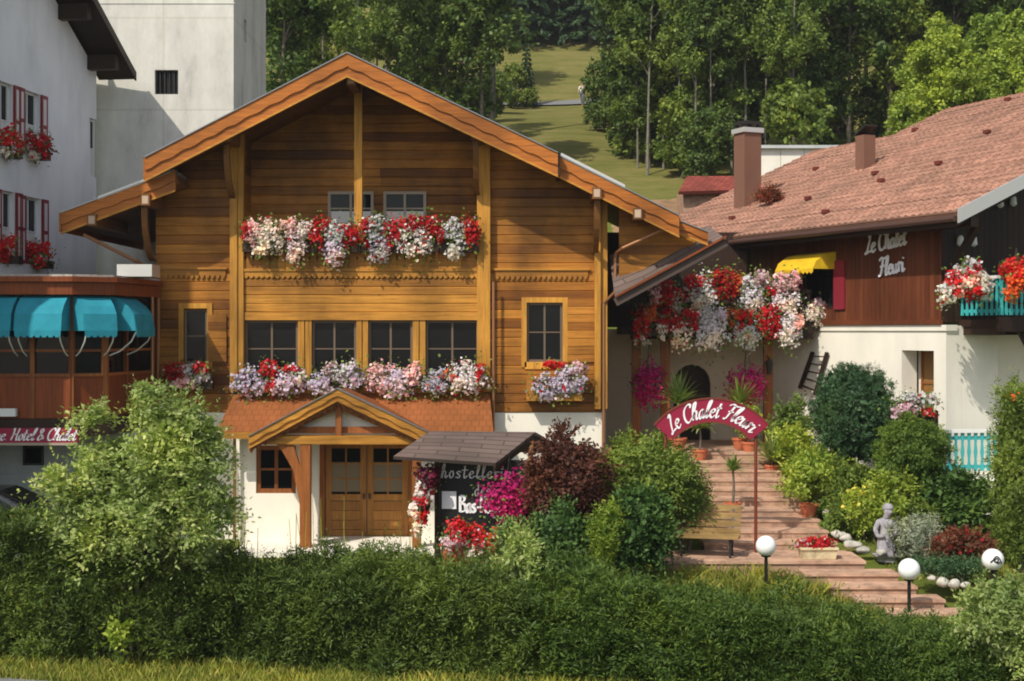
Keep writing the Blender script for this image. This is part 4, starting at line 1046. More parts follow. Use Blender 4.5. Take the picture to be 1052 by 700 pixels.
for fr, L in seg_frames(plan):
    n = max(1, round(L / .95))
    for i in range(n):
        a, b = L * i / n, L * (i + 1) / n
        pn.box(a + .045, b - .045, 0, .08, PZ0, PZ1 - .06, fr)
        gl_.box(a + .06, b - .06, .05, .06, PZ1, PZ2, fr)
        fr_.box(a - .05, a + .05, -.03, .1, PZ0, PZ2, fr)
        fr_.box(a + .05, b - .05, .0, .09, PZ1 + .5, PZ1 + .56, fr)
    fr_.box(L - .05, L + .05, -.03, .1, PZ0, PZ2, fr); fr_.box(0, L, -.04, .1, PZ1 - .07, PZ1, fr)
pn.build('parapet_panels', M['panel'], pav); gl_.build('glazing', M['glass'], pav); fr_.build('window_frames', M['porchwood'], pav)
fz = MB()
fz.prism([(x, y, PZ0 - .42) for x, y in offset_plan(.06)] + [(-16.5, 35.85, PZ0 - .42)], (0, 0, .41)); fz.build('floor_edge', M['darkx'], pav)
rf = MB(); rf.prism([(x, y, PZ2) for x, y in offset_plan(.35)] + [(-16.5, 35.9, PZ2)], (0, 0, .28)); rf.build('eave_fascia', M['panel'], pav)
rf2 = MB(); rf2.prism([(x, y, PZ2 + .29) for x, y in offset_plan(.45)] + [(-16.5, 35.9, PZ2 + .29)], (0, 0, .12)); rf2.build('upper_fascia', M['panel'], pav)
rf3 = MB(); rf3.prism([(x, y, PZ2 + .415) for x, y in offset_plan(.3)] + [(-16.5, 38.4, PZ2 + .415)], (0, 0, .05)); rf3.build('flat_roof', M['gravel'], pav)
MB().box(X(120, 34), X(156, 34), 34.0, 34.8, PZ2 + .46, PZ2 + .75).build('skylight_curb', M['zinc'], pav)
MB().prism([(x, y, .1) for x, y in ((-16.5, 35.0), (-9.3, 35.0), (-8.97, 35.85), (-16.5, 35.85))], (0, 0, PZ0 - .53)).build('base_wall', M['greyr'], pav)
window(pav, Fr((X(24, 35), 34.98, Z(478, 35))), X(45, 35) - X(24, 35), Z(458, 35) - Z(478, 35), 1, 1, 'iron', .05)
dp = MB(); dp.tube([(-8.85, 35.2, PZ2), (-8.85, 35.2, 1.0)], .04); dp.build('downpipe', M['copper'], pav)
lp = MB(); lp.box(-13.5, -10.0, 34.96, 34.99, Z(492, 35), Z(487, 35)); lp.build('ledge', M['greyr'], pav)
MB().box(X(-20, 32.8), X(16, 32.8), 32.78, 32.92, Z(428, 32.8), Z(420, 32.8)).build('white_light_strip', M['trim'], pav)

# hotel name board below the pavilion
hs_ = thing('hotel_name_board', 'long wine red board with white script lettering under the pavilion floor', 'sign', (X(40, 32.8), 32.8, Z(445, 32.8)))
bx0_, bx1_ = X(-60, 32.75), X(80, 32.75)
MB().box(bx0_, bx1_, 32.72, 32.8, Z(455, 32.75), Z(440, 32.75)).build('board', M['signred'], hs_)
MB().box(bx0_, bx1_, 32.70, 32.81, Z(457.5, 32.75), Z(455, 32.75)).build('lower_edge', M['sash'], hs_)
t_ = MB(); lettering(t_, 'ne. Hotel & Chalet', lambda x, y, z: (X(-6, 32.7) + x, 32.715 - z, Z(452.5, 32.7) + y), .27, .04, .13, slant=.25, squeeze=1.12)
t_.build('script_lettering', M['white'], hs_)

# blue awnings
def awning(fr, a0, a1, label):
    L = a1 - a0; t = thing('blue_awning', label, 'awning', fr(((a0 + a1) / 2, 0, PZ2 - .1)), 'blue awnings above the restaurant glazing')
    zt_ = PZ2 - .03; prof = [(.06, 0), (.28, -.06), (.52, -.24), (.66, -.42), (.72, -.80)]
    mb = MB(); nseg = 8
    grid = []
    for j, (d, z) in enumerate(prof):
        for i in range(nseg + 1):
            x = a0 + .02 + (L - .04) * i / nseg; grid.append(fr((x, -d, zt_ + z + (-.012 * math.sin(i / nseg * math.pi) if j in (1, 2) else 0))))
    fs = [(j * (nseg + 1) + i, j * (nseg + 1) + i + 1, (j + 1) * (nseg + 1) + i + 1, (j + 1) * (nseg + 1) + i) for j in range(len(prof) - 1) for i in range(nseg)]
    mb.add(grid, fs)
    for x in (a0 + .02, a1 - .02):
        mb.add([fr((x, -.06, zt_ - .8))] + [fr((x, -d, zt_ + z)) for d, z in prof], [(0, 1, 2, 3, 4, 5)])
    o = mb.build('canopy', M['awn'], t)
    md = o.modifiers.new('thickness', 'SOLIDIFY'); md.thickness = .015
    v = MB(); n = max(3, int(L / .14))
    for i in range(n):
        x = a0 + .03 + (L - .06) * i / n; e = a0 + .03 + (L - .06) * (i + 1) / n
        v.prism([fr((x, -.735, zt_ - .79)), fr((e, -.735, zt_ - .79)), fr((e, -.735, zt_ - .90)), fr((x + (e - x) * .75, -.735, zt_ - .95)), fr((x + (e - x) * .25, -.735, zt_ - .95)), fr((x, -.735, zt_ - .90))], fr.v * .01)
    v.build('valance', M['awn'], t)
    for x in (a0 + .08, a1 - .08):
        MB().tube([fr((x, -.70, zt_ - .82)), fr((x, -.58, zt_ - 1.05)), fr((x, -.3, zt_ - 1.28)), fr((x, -.05, zt_ - 1.38))], .016, 6).build('support_arm', M['trim'], t)
sfr = seg_frames(plan)
f0, L0 = sfr[0]
for (p0, p1, lb_) in ((-34, 18, 'blue awning cut off by the left edge of the photo'), (20, 73, 'blue awning facing straight out, second from the left edge of the photo')):
    awning(f0, X(p0, 32.7) + 16.5, min(X(p1, 32.7) + 16.5, L0), lb_)
f1, L1 = sfr[1]
awning(f1, .0, L1, 'blue awning at the front corner, between the straight one and the last one')
f2, L2 = sfr[2]
awning(f2, .0, L2 - .02, 'blue awning turned furthest towards the chalet, the last in the row')

# ------------------------------------------------------------------ flowers in boxes and baskets
def flowers(root, blobs, D, dy=.2, rb=.039, dens=1.0, leaf='mid', leafn=1.0, seed=0, lsize=.085, grow=1.18):
    "blobs: (colour, px, py, rx px, ry px) read off the photo at distance D"
    by = {}; lp, ld = [], []
    k = D / F
    for i, (c, px, py, rx, ry) in enumerate(blobs):
        r = np.random.default_rng(seed * 97 + i)
        rx, rz = rx * k * grow, ry * k * grow; cc = np.array(P(px, py, D)); n = int(1900 * dens * (rx * rz) ** .5 * (rx + rz) + 12)
        m = max(8, int(n / 12)); d = nrm(r.normal(0, 1, (m, 3)) + np.array([0, -.35, .1])); cl = d * r.uniform(.55, 1.0, (m, 1))
        q = cl[r.integers(0, m, n)] + r.normal(0, .2, (n, 3)); p = cc + q * np.array([rx, dy, rz])
        dq = nrm(q + np.array([0, -.7, .25])); others = [o_[0] for o_ in blobs if o_[0] != c]; sel = r.uniform(0, 1, n) < (.07 if others else 0)
        by.setdefault(c, []).append((p[~sel], dq[~sel]))
        if others:
            which = r.integers(0, len(others), n)
            for j_, oc in enumerate(others):
                m_ = sel & (which == j_)
                if m_.any(): by.setdefault(oc, []).append((p[m_], dq[m_]))
        n2 = int(n * .4 * leafn); q = r.normal(0, .62, (n2, 3)); lp.append(cc + q * np.array([rx, dy * .8, rz]) + np.array([0, .04, .0])); ld.append(nrm(q + np.array([0, -.5, .4])))
    lp = np.concatenate(lp); ld = np.concatenate(ld)
    poly_mesh('foliage', leaves(lp, ld, lsize, .7, .7, .3), G[leaf], root)
    for c, lst in by.items():
        p = np.concatenate([a for a, _ in lst]); d = np.concatenate([b for _, b in lst])
        poly_mesh(c + '_blossoms', blossoms(p, d, rb), PT[c], root)

def flower_box(label, px0, px1, py0, py1, D, blobs, group, pm='darkx', dens=1.0, seed=0, depth=.22, name='flower_box', **kw):
    x0, x1 = X(px0, D), X(px1, D); t = thing(name, label, 'flower box', ((x0 + x1) / 2, D, Z(py1, D)), group)
    b = MB(); b.box(x0, x1, D, D + depth, Z(py1, D), Z(py1, D) + .03); b.box(x0, x1, D, D + .025, Z(py1, D) + .03, Z(py0, D)); b.box(x0, x1, D + depth - .025, D + depth, Z(py1, D) + .03, Z(py0, D))
    b.box(x0, x0 + .025, D + .025, D + depth - .025, Z(py1, D) + .03, Z(py0, D)); b.box(x1 - .025, x1, D + .025, D + depth - .025, Z(py1, D) + .03, Z(py0, D))
    b.box(x0 + .025, x1 - .025, D + .025, D + depth - .025, Z(py0, D) - .06, Z(py0, D) - .03)
    b.build('planter', M[pm], t); flowers(t, blobs, D - .02, seed=seed, dens=dens, **kw); return t

GB = 'flower boxes along the loggia parapet'
for i, (lab, a, b, bl_) in enumerate([
  ('flower box of pale pink and white petunias at the left end of the loggia parapet', 249, 289, [('pink', 262, 239, 10, 11), ('white', 276, 244, 13, 15), ('red', 252, 238, 5, 9), ('white', 270, 256, 9, 8)]),
  ('parapet flower box with one long lilac trail between pink and red, second from left', 290, 330, [('lilac', 305, 252, 9, 18), ('pink', 297, 234, 9, 8), ('white', 312, 237, 8, 8), ('red', 325, 241, 8, 13)]),
  ('flower box with a lilac tuft and red geraniums just left of the central loggia post', 331, 370, [('white', 343, 240, 11, 10), ('lilac', 343, 259, 10, 13), ('red', 359, 240, 9, 12), ('red', 334, 231, 5, 6)]),
  ('flower box with a lilac tuft and red geraniums just right of the central loggia post', 371, 411, [('red', 376, 239, 7, 12), ('white', 387, 233, 10, 10), ('lilac', 388, 255, 11, 13), ('red', 403, 242, 8, 13)]),
  ('flower box with a big round white cushion topped by red geraniums on the parapet', 412, 451, [('red', 425, 230, 13, 7), ('white', 425, 248, 15, 15), ('red', 446, 234, 8, 11)]),
  ('flower box of two white tufts framed by red at the right end of the parapet', 452, 492, [('white', 466, 236, 11, 10), ('white', 467, 254, 9, 11), ('red', 484, 239, 7, 14), ('red', 453, 243, 5, 9)])]):
    flower_box(lab, a, b, 250, 259, 35.62, bl_, GB, seed=i + 1)
GB = 'flower boxes under the large windows'
for i, (lab, a, b, bl_) in enumerate([
  ('lilac flower box with a red middle under the leftmost large window', 244, 312, [('lilac', 258, 394, 15, 13), ('lilac', 293, 393, 15, 12), ('red', 276, 387, 8, 13), ('red', 299, 380, 8, 5), ('white', 306, 387, 7, 8)]),
  ('mostly white flower box under the second large window from the left', 318, 373, [('lilac', 331, 396, 12, 11), ('white', 352, 384, 13, 9), ('pink', 340, 379, 7, 5), ('lilac', 362, 388, 10, 12)]),
  ('pink and lilac flower box under the third large window from the left', 376, 434, [('pink', 390, 388, 13, 12), ('lilac', 408, 393, 15, 13), ('pink', 425, 386, 9, 10)]),
  ('white flower box with rusty orange patch under the rightmost large window', 436, 498, [('lilac', 446, 394, 12, 12), ('white', 478, 389, 17, 13), ('orange', 461, 385, 7, 7), ('red', 492, 386, 5, 11)])]):
    flower_box(lab, a, b, 385, 398, 35.5, bl_, GB, seed=i + 21)
flower_box('red and white flower box under the narrow window at the left of the chalet', 170, 218, 388, 400, 35.6, [('red', 182, 382, 10, 9), ('white', 197, 385, 15, 9), ('pink', 190, 392, 14, 8), ('red', 206, 379, 7, 6)], 'flower boxes at the chalet side windows', seed=31)
t = flower_box('lilac flower box with red tops on wooden brackets at the chalet right window', 541, 598, 388, 412, 35.55, [('lilac', 562, 398, 14, 11), ('lilac', 586, 392, 13, 14), ('red', 570, 375, 10, 4), ('pink', 592, 378, 8, 6)], 'flower boxes at the chalet side windows', 'beamx', seed=32, depth=.42)
GB = 'flower boxes along the entrance porch balcony'
for i, (lab, a, b, ya_, D, bl_) in enumerate([
  ('red and pink flower box at the left end of the upper porch row', 666, 700, 312, 37.95, [('red', 685, 301, 16, 13), ('pink', 673, 304, 8, 11), ('white', 697, 311, 7, 11)]),
  ('tall white trailing flower box in the upper porch row beside the first red one', 702, 730, 312, 37.95, [('white', 722, 306, 11, 20), ('red', 712, 292, 9, 8), ('pink', 706, 302, 6, 9)]),
  ('red and orange flower box in the middle of the upper porch row', 732, 762, 312, 37.95, [('red', 745, 293, 14, 14), ('orange', 759, 290, 7, 9), ('red', 735, 286, 5, 6)]),
  ('white and pink flower box right of the middle in the upper porch row', 763, 792, 312, 37.95, [('white', 771, 306, 11, 14), ('pink', 782, 288, 10, 9), ('white', 768, 290, 8, 6)]),
  ('pale pink flower box at the right end of the upper porch row', 794, 824, 312, 37.95, [('pink', 806, 291, 12, 9), ('white', 806, 312, 13, 11), ('red', 792, 303, 7, 6), ('pink', 817, 286, 6, 6)]),
  ('red flower box at the left end of the lower porch row', 652, 678, 345, 37.7, [('red', 660, 331, 8, 14), ('orange', 668, 322, 8, 8), ('white', 659, 351, 6, 5)]),
  ('red and white flower box, second from left in the lower porch row', 680, 718, 345, 37.7, [('red', 688, 330, 12, 10), ('white', 700, 345, 9, 13), ('red', 711, 329, 8, 10), ('white', 680, 340, 6, 7)]),
  ('large white flower box in the middle of the lower porch row', 719, 749, 345, 37.7, [('white', 730, 341, 15, 19), ('lilac', 742, 326, 7, 8)]),
  ('white flower box with red top, second from right in the lower porch row', 751, 780, 345, 37.7, [('red', 763, 328, 9, 9), ('white', 767, 345, 14, 12), ('orange', 752, 326, 6, 8)]),
  ('deep red and white flower box at the right end of the lower porch row', 782, 826, 345, 37.7, [('red', 790, 332, 11, 16), ('white', 812, 340, 10, 14), ('pink', 818, 330, 7, 8)])]):
    flower_box(lab, a, b, ya_ - 6, ya_, D, bl_, GB, seed=i + 41, dens=.95, grow=1.16)
flower_box('small white and orange flower box below the yellow awning', 826, 856, 330, 340, 38.2, [('white', 838, 322, 12, 11), ('pink', 846, 315, 9, 8), ('orange', 850, 318, 6, 6)], None, seed=61)
flower_box('pink and white flower box in front of the turquoise terrace fence', 920, 964, 424, 440, 32.4, [('white', 936, 411, 14, 7), ('pink', 930, 421, 13, 9), ('white', 952, 412, 10, 6), ('red', 952, 424, 9, 6)], None, seed=62)
GB = 'flower boxes at the hotel windows'
for i, (lab, px, py, bl_) in enumerate([
  ('red flower box at the upper hotel window beside the photo edge', 8, 148, [('red', 6, 142, 12, 9), ('white', 10, 154, 9, 7), ('red', 18, 148, 5, 8)]),
  ('red flower box with white trails at the upper hotel window nearest the tower', 37, 150, [('red', 36, 146, 12, 9), ('white', 34, 158, 8, 8), ('red', 46, 152, 6, 9)]),
  ('small red flower box at the lower hotel window beside the photo edge', 8, 257, [('red', 9, 254, 8, 10), ('red', 2, 262, 5, 7)]),
  ('big red flower box at the lower hotel window nearest the tower', 40, 262, [('red', 40, 262, 11, 12), ('red', 33, 256, 6, 7), ('white', 30, 270, 5, 4)])]):
    a = (px - 526) / F; Dh = H0.dot(hn) / (a * hn.x + hn.y) - .3
    flower_box(lab, px - 11, px + 11, py + 6, py + 14, Dh, bl_, GB, seed=i + 71, dy=.35, depth=.35)

def hanging(label, px, py, rx, ry, D, cols, top, group, seed, name='hanging_basket'):
    t = thing(name, label, 'hanging basket', P(px, py, D), group)
    r = rx * D / F; c = P(px, py, D)
    MB().lathe([(.02, -.16), (.12, -.13), (.17, -.02), (.18, .02)], (c.x, c.y, c.z), 12).build('bowl', M['iron'], t)
    ch = MB(); tz = Z(top, D)
    for k in range(3):
        q = 2.1 * k; ch.tube([(c.x + .17 * math.cos(q), c.y + .17 * math.sin(q), c.z), (c.x, c.y, tz)], .007, 5)
    ch.build('chain', M['iron'], t)
    rr = np.random.default_rng(seed); bl_ = [(cols[0][0], px, py, rx * .9, ry * .9)] if len(cols) == 1 else []
    for cl, sh in (cols if len(cols) > 1 else []):
        for _ in range(max(1, int(10 * sh))):
            u, v = rr.normal(0, .45, 2); bl_.append((cl, px + u * rx, py + v * ry, rx * .48, ry * .48))
    flowers(t, bl_, D, dy=r * .7, seed=seed, dens=1.0, leafn=.5); return t
GB = 'magenta hanging baskets at the entrance'
hanging('magenta hanging basket at the left posts of the entrance porch', 667, 397, 15, 22, 38.1, [('magenta', 1)], 350, GB, 81)
hanging('rounder magenta hanging basket over the steps, left of the dark porch lantern', 767, 396, 19, 19, 38.1, [('magenta', 1)], 350, GB, 82)
hanging('big magenta hanging basket in front of the black sign board', 523, 513, 26, 24, 30.6, [('magenta', 1.3)], 470, None, 83)
hanging('dark maroon hanging basket under the left eave of the shingled sign shelter', 441, 490, 11, 16, 30.9, [('maroon', .8)], 470, None, 84)
hanging('long red and white flower basket below the maroon one beside the sign board', 434, 520, 9, 24, 30.95, [('red', .6), ('white', .5)], 495, None, 85)
hanging('round red and white flower basket on the dark balcony corner', 993, 291, 19, 20, 32.4, [('red', .5), ('white', .6), ('pink', .2)], 262, None, 86)
hanging('orange red flower basket at the right edge before the turquoise balcony', 1044, 284, 15, 18, 32.2, [('orange', .7), ('red', .5)], 255, None, 87)
flower_box('low planter of red and pale pink begonias at the foot of the black sign', 455, 514, 566, 582, 30.2, [('red', 470, 548, 12, 11), ('pink', 464, 558, 12, 9), ('white', 488, 567, 9, 10), ('red', 490, 551, 12, 10), ('orange', 507, 556, 7, 11)], None, 'terra', seed=91, dy=.3, depth=.35)

# ------------------------------------------------------------------ the sign shelter
st = thing('sign_shelter', 'black name board with white letters under a small shingled roof', 'sign', (X(480, 31.3), 31.3, .3))
a, b, c, d = P(404, 469, 30.7), P(509, 476, 30.35), P(550, 444, 31.6), P(441, 443, 31.95)
sr = roof_slab('roof', M['shingle'], [a, b, c, d], .07, st)
back = [d + (d - a) * .95 - Vector((0, 0, 2 * (d.z - a.z) * .95)), c + (c - b) * .95 - Vector((0, 0, 2 * (c.z - b.z) * .95))]
roof_slab('roof', M['shingle'], [back[0], back[1], c, d], .07, st)
MB().prism([b + Vector((0, 0, -.08)), c + Vector((0, 0, -.08)), back[1] + Vector((0, 0, -.08)), back[1] + Vector((0, 0, -.18)), c + Vector((0, 0, -.2)), b + Vector((0, 0, -.18))], (-.05, -.015, 0)).build('verge_board', M['darkx'], sr)
ud = (b - a); ud.z = 0; ud.normalize(); uq = Vector((-ud.y, ud.x, 0)); bo = Fr((X(452, 31.2), 31.25, 0), ud, uq)
bw = X(548, 31.2) - X(452, 31.2)
MB().box(0, bw, 0, .05, Z(552, 31.2), Z(472, 31.2), bo).build('board', M['black'], st)
for x in (-.12, bw):
    MB().box(x, x + .11, -.03, .09, GZ(X(480, 31), 31), Z(468, 31.2), bo).build('post', M['dark'], st)
for x in (.3, bw - .1): MB().beam(bo((x, .05, 2.3)), bo((x, .6, 2.95)), .09, .09).build('strut', M['soffit'], st)
tx = MB()
def sm(px, py): return lambda x, y, z: bo((X(px, 31.2) - X(452, 31.2) + x, -.004 - z, Z(py, 31.2) + y))
lettering(tx, 'hostellerie', sm(453, 491), .29, .045, .10, slant=.0, track=.14, squeeze=1.1, serif=.09)
lettering(tx, 'des', sm(488, 509), .29, .05, .11, slant=.0, track=.05, serif=.09)
lettering(tx, 'Bas-Rupts', sm(472, 526), .36, .075, .19, slant=.0, squeeze=.86, nib=R(20))
tx.build('lettering', M['white'], st)
MB().box(X(454, 31.2) - X(452, 31.2), X(469, 31.2) - X(452, 31.2), -.012, -.001, Z(523, 31.2), Z(505, 31.2), bo).build('white_panel', M['white'], st)

# ------------------------------------------------------------------ the arched name sign over the steps
AD = 30.6; k = AD / F
ar = thing('arched_sign', 'wine red arched sign with white script lettering on thin posts', 'sign', (X(777, AD), AD, GZ(X(777, AD), AD)))
cx, cz_ = X(731, AD), Z(486, AD); ro_, ri_ = 76 * k, 53 * k; ha = R(50)
bd = MB(); n = 40; o_ = []; i_ = []
for j in range(n + 1):
    t = -ha + 2 * ha * j / n; o_.append((cx + ro_ * math.sin(t), AD, cz_ + ro_ * math.cos(t))); i_.append((cx + ri_ * math.sin(t), AD, cz_ + ri_ * math.cos(t)))
for j in range(n):
    bd.prism([o_[j], o_[j + 1], i_[j + 1], i_[j]], (0, .04, 0))
bd.build('board', M['signred'], ar)
for (rr0, rr1) in ((ro_ - .008, ro_ + .03), (ri_ - .03, ri_ + .008)):
    rim = MB()
    for j in range(n):
        t0, t1 = -ha + 2 * ha * j / n, -ha + 2 * ha * (j + 1) / n
        rim.prism([(cx + rr1 * math.sin(t0), AD - .015, cz_ + rr1 * math.cos(t0)), (cx + rr1 * math.sin(t1), AD - .015, cz_ + rr1 * math.cos(t1)), (cx + rr0 * math.sin(t1), AD - .015, cz_ + rr0 * math.cos(t1)), (cx + rr0 * math.sin(t0), AD - .015, cz_ + rr0 * math.cos(t0))], (0, .07, 0))
    rim.build('rim', M['rust'], ar)
rb_ = ri_ + 4.0 * k; size = 17 * k
tot = lettering(MB(), 'Le Chalet Fleuri', lambda x, y, z: (0, 0, 0), 1.0, track=.03)
sq = (2 * ha - .16) * rb_ / size / tot
def amap(x, y, z):
    t = -ha + .07 + x / rb_; r = rb_ + y; return (cx + r * math.sin(t), AD - .004 - z, cz_ + r * math.cos(t))
tm = MB(); lettering(tm, 'Le Chalet Fleuri', amap, size, .045, .13, slant=.22, track=.03, squeeze=sq, depth=.012)
tm.build('script_lettering', M['white'], ar)
for px in (684, 777):
    x = X(px, AD); MB().tube([(x, AD + .07, GZ(x, AD) - .1), (x, AD + .07, Z(440, AD))], .035, 8).build('post', M['rust'], ar)

# ------------------------------------------------------------------ steps, platform, bench and garden things
sx = lambda px, D: X(px, D)
trd, ris = MB(), MB()
nst = 10
for i in range(nst):
    y0 = 31.0 + .6 * i; z = .65 + .165 * (i + 1); f = i / (nst - 1)
    xa_, xb_ = 4.15 + .35 * f, 7.05 - .5 * f
    trd.box(xa_, xb_, y0 - .02, y0 + .62, z - .05, z); ris.box(xa_ + .02, xb_ - .02, y0, y0 + .58, z - .6, z - .052)
trd.box(3.0, 7.3, 29.5, 30.99, .59, .65); ris.box(3.02, 7.28, 29.54, 30.99, .0, .588)
for i, (p0, p1, D) in enumerate(((820, 916, 29.45), (846, 934, 28.85), (872, 962, 28.25), (905, 994, 27.65))):
    z = .65 - .15 * (i + 1) + .0
    trd.box(X(p0, D), X(p1, D), D - .62, D - .0, z - .05, z); ris.box(X(p0, D) + .02, X(p1, D) - .02, D - .58, D, z - .5, z - .052)
so_ = trd.build('garden_steps', M['paver']); tag(so_, 'pink stone steps rising through the garden to the entrance', 'steps', kind='structure')
ro2 = ris.build('risers', M['riser'], so_)

bn = thing('garden_bench', 'wooden slatted garden bench on the paved platform beside the steps', 'bench', (X(726, 30.1), 30.1, .65))
ba = R(-14); bf_ = Fr((X(726, 30.1), 30.2, .65), (math.cos(ba), math.sin(ba), 0), (-math.sin(ba), math.cos(ba), 0))
s1, s2_ = MB(), MB()
for i in range(4):
    t = i / 3; yb, zb_ = .20 + .28 * t, .50 + .46 * t; s1.box(-.70, .70, yb - .02, yb + .02, zb_ - .068, zb_ + .068, bf_)
for i in range(4): s2_.box(-.70, .70, -.28 + i * .12, -.17 + i * .12, .40 + .0 * i, .45, bf_)
s1.build('backrest', M['benchw'], bn); s2_.build('seat', M['benchw'], bn)
for x in (-.52, .5):
    for y in (-.22, .18): MB().box(x, x + .05, y, y + .05, .005, .42, bf_).build('leg', M['iron'], bn)
    MB().beam(bf_((x + .025, .2, .42)), bf_((x + .025, .50, .98)), .05, .05).build('back_support', M['iron'], bn)

def globe(px, py, r, D, label, mark=False):
    c = P(px, py, D); t = thing('globe_lamp', label, 'lamp', (c.x, c.y, GZ(c.x, c.y)), 'white globe lamps in the garden'); r = r * D / F
    MB().sphere(c, r, 24, 16).build('globe', M['globe'], t, True)
    MB().tube([(c.x, c.y, GZ(c.x, c.y) - .1), (c.x, c.y, c.z - r * .9)], .035, 10).build('post', M['black'], t)
    MB().lathe([(.09, 0), (.1, .03), (.07, .07)], (c.x, c.y, c.z - r - .01), 14).build('collar', M['black'], t)
    if mark:
        mk = MB()
        def gm(u, v):
            q = Vector((u, -math.sqrt(max(.001, 1 - u * u - v * v)), v)) * (r * 1.012); return c + q
        for stp in ([(-.50, -.12), (-.28, .12), (-.10, .36), (.12, .40), (.28, .2), (.44, -.1), (.5, -.24)], [(-.22, .0), (-.05, .22), (.12, .20), (.14, .02), (-.02, -.08), (-.2, .0)], [(.02, -.1), (.16, -.2), (.3, -.06)]):
            pp = smooth_pts(stp)
            for a_, b_ in zip(pp[:-1], pp[1:]): mk.tube([gm(*a_), gm(*b_)], r * .065, 5)
        mk.build('black_emblem', M['black'], t)
globe(787, 561, 10.6, 28.4, 'white globe lamp beside the bench platform')
globe(934, 585, 11.2, 27.2, 'white globe lamp in front of the lower steps')
globe(1020, 575, 11.2, 27.2, 'white globe lamp with a black emblem by the red leaved bush', True)

tr = thing('stone_trough', 'cream stone trough filled with red begonias on the paving', 'planter', (X(838, 29.9), 29.9, .66))
x0, x1 = X(821, 29.9), X(858, 29.9)
b = MB(); b.prism([(x0 + .03, 29.7, .655), (x1 - .03, 29.7, .655), (x1, 29.66, .86), (x0, 29.66, .86)], (0, .4, 0)); b.box(x0 - .02, x1 + .02, 29.63, 30.1, .86, .9); b.build('basin', M['trough'], tr)
flowers(tr, [('red', 838, 558, 17, 5.5), ('red', 830, 560, 9, 4), ('pink', 848, 560, 8, 3)], 29.85, dy=.2, seed=95, lsize=.06)

# stones along the flower bed
for i, (px, py, D, r) in enumerate([(847, 518, 33, .13), (852, 527, 32.6, .16), (858, 538, 32, .14), (862, 549, 31.5, .18), (869, 553, 31.2, .15), (876, 560, 30.8, .2), (888, 565, 30.5, .17), (905, 568, 30.2, .16), (842, 510, 33.6, .12), (968, 598, 27.9, .18), (981, 600, 27.7, .16), (992, 601, 27.5, .12), (957, 594, 28.1, .12), (850, 558, 31.2, .12)]):
    p = P(px, py, D); rr = np.random.default_rng(200 + i); r *= .68; b = MB(); b.sphere(p, r, 14, 9, (rr.uniform(.8, 1.6), 1, rr.uniform(.55, 1.0)))
    v = np.array(b.v); c0 = np.array(p); dd = v - c0; v = c0 + dd * (1 + .22 * lump(dd / r, 300 + i, f=1.6))[:, None]; b.v = [tuple(q) for q in v]
    o = b.build('border_stone', M['rock'], None, True)
    tag(o, 'pale round stone edging the lower steps' if 9 <= i <= 12 else 'pale stone bordering the flower bed right of the steps', 'stone', 'stones edging the flower beds' if not 9 <= i <= 12 else 'stones edging the lower steps')

# potted strap-leaved plants
def strap_plant(root, c, n, L, m, seed, droop=.9, w=.045, name='leaves'):
    r = np.random.default_rng(seed); out = []
    c = np.array(c)
    for i in range(n):
        az = r.uniform(0, 6.28); el = r.uniform(.25, 1.45); l = L * r.uniform(.7, 1.1); pts = []
        d = np.array([math.cos(az) * math.cos(el), math.sin(az) * math.cos(el), math.sin(el)]); sd = np.array([-math.sin(az), math.cos(az), 0])
        for t in np.linspace(0, 1, 5): pts.append((c + d * l * t - np.array([0, 0, droop * l * .45 * t * t * math.cos(el)]), w * (1 - t) ** .6 * (.5 + 1.2 * min(t * 3, 1) * .4)))
        for (p, a_), (q, b_) in zip(pts[:-1], pts[1:]): out.append([p - sd * a_, p + sd * a_, q + sd * b_, q - sd * b_])
    return poly_mesh(name, np.array(out), G[m], root)
def pot(px, pyb, D, r, h, label, trunk, n, L, m, seed, leafy=None):
    c = P(px, pyb, D); t = thing('potted_plant', label, 'potted plant', c, 'potted plants on the steps'); z = c.z
    MB().lathe([(r * .68, 0), (r * .95, h * .82), (r * 1.05, h * .84), (r * 1.05, h), (r * .9, h), (r * .88, h * .88)], (c.x, c.y, z), 16).build('pot', M['terra'], t, False)
    if trunk: MB().tube([(c.x, c.y, z + h * .8), (c.x + .02, c.y, z + h + trunk * .5), (c.x, c.y, z + h + trunk)], [.035, .03, .025], 7).build('trunk', M['bark'], t)
    if n: strap_plant(t, (c.x, c.y, z + h * .9 + trunk), n, L, m, seed)
    if leafy:
        p, d = blob_pts(leafy[0], (c.x, c.y, z + h + leafy[2]), (leafy[1], leafy[1], leafy[2] * 1.1), 30, .3, seed=seed); poly_mesh('foliage', leaves(p, d, .12, .5), G[leafy[3]], t)
pot(753, 529, 32.9, .19, .28, 'potted palm with thin trunk in the middle of the steps', .75, 60, .5, 'strap', 1)
pot(831, 531, 32.7, .22, .30, 'potted leafy light green plant at the right edge of the steps', 0, 0, 0, 'strap', 2, (1100, .55, .45, 'lime'))
pot(793, 489, 35.4, .20, .28, 'potted strap leaved plant high on the right side of the steps', .1, 90, .95, 'strap', 3)
pot(770, 466, 36.8, .2, .3, 'potted yellowish plant at the top of the steps behind the arched sign', .3, 0, 0, 'strap', 4, (600, .3, .45, 'lime'))
pot(719, 474, 36.2, .2, .3, 'potted palm with trunk at the top left of the steps', .55, 70, .75, 'strap', 5)
pot(697, 462, 37.0, .22, .3, 'potted spiky plant with drooping leaves by the left porch post', .9, 90, 1.0, 'strap', 6)
pot(760, 462, 37.3, .2, .3, 'potted spiky plant below the round magenta basket', .9, 70, .9, 'strap', 7)

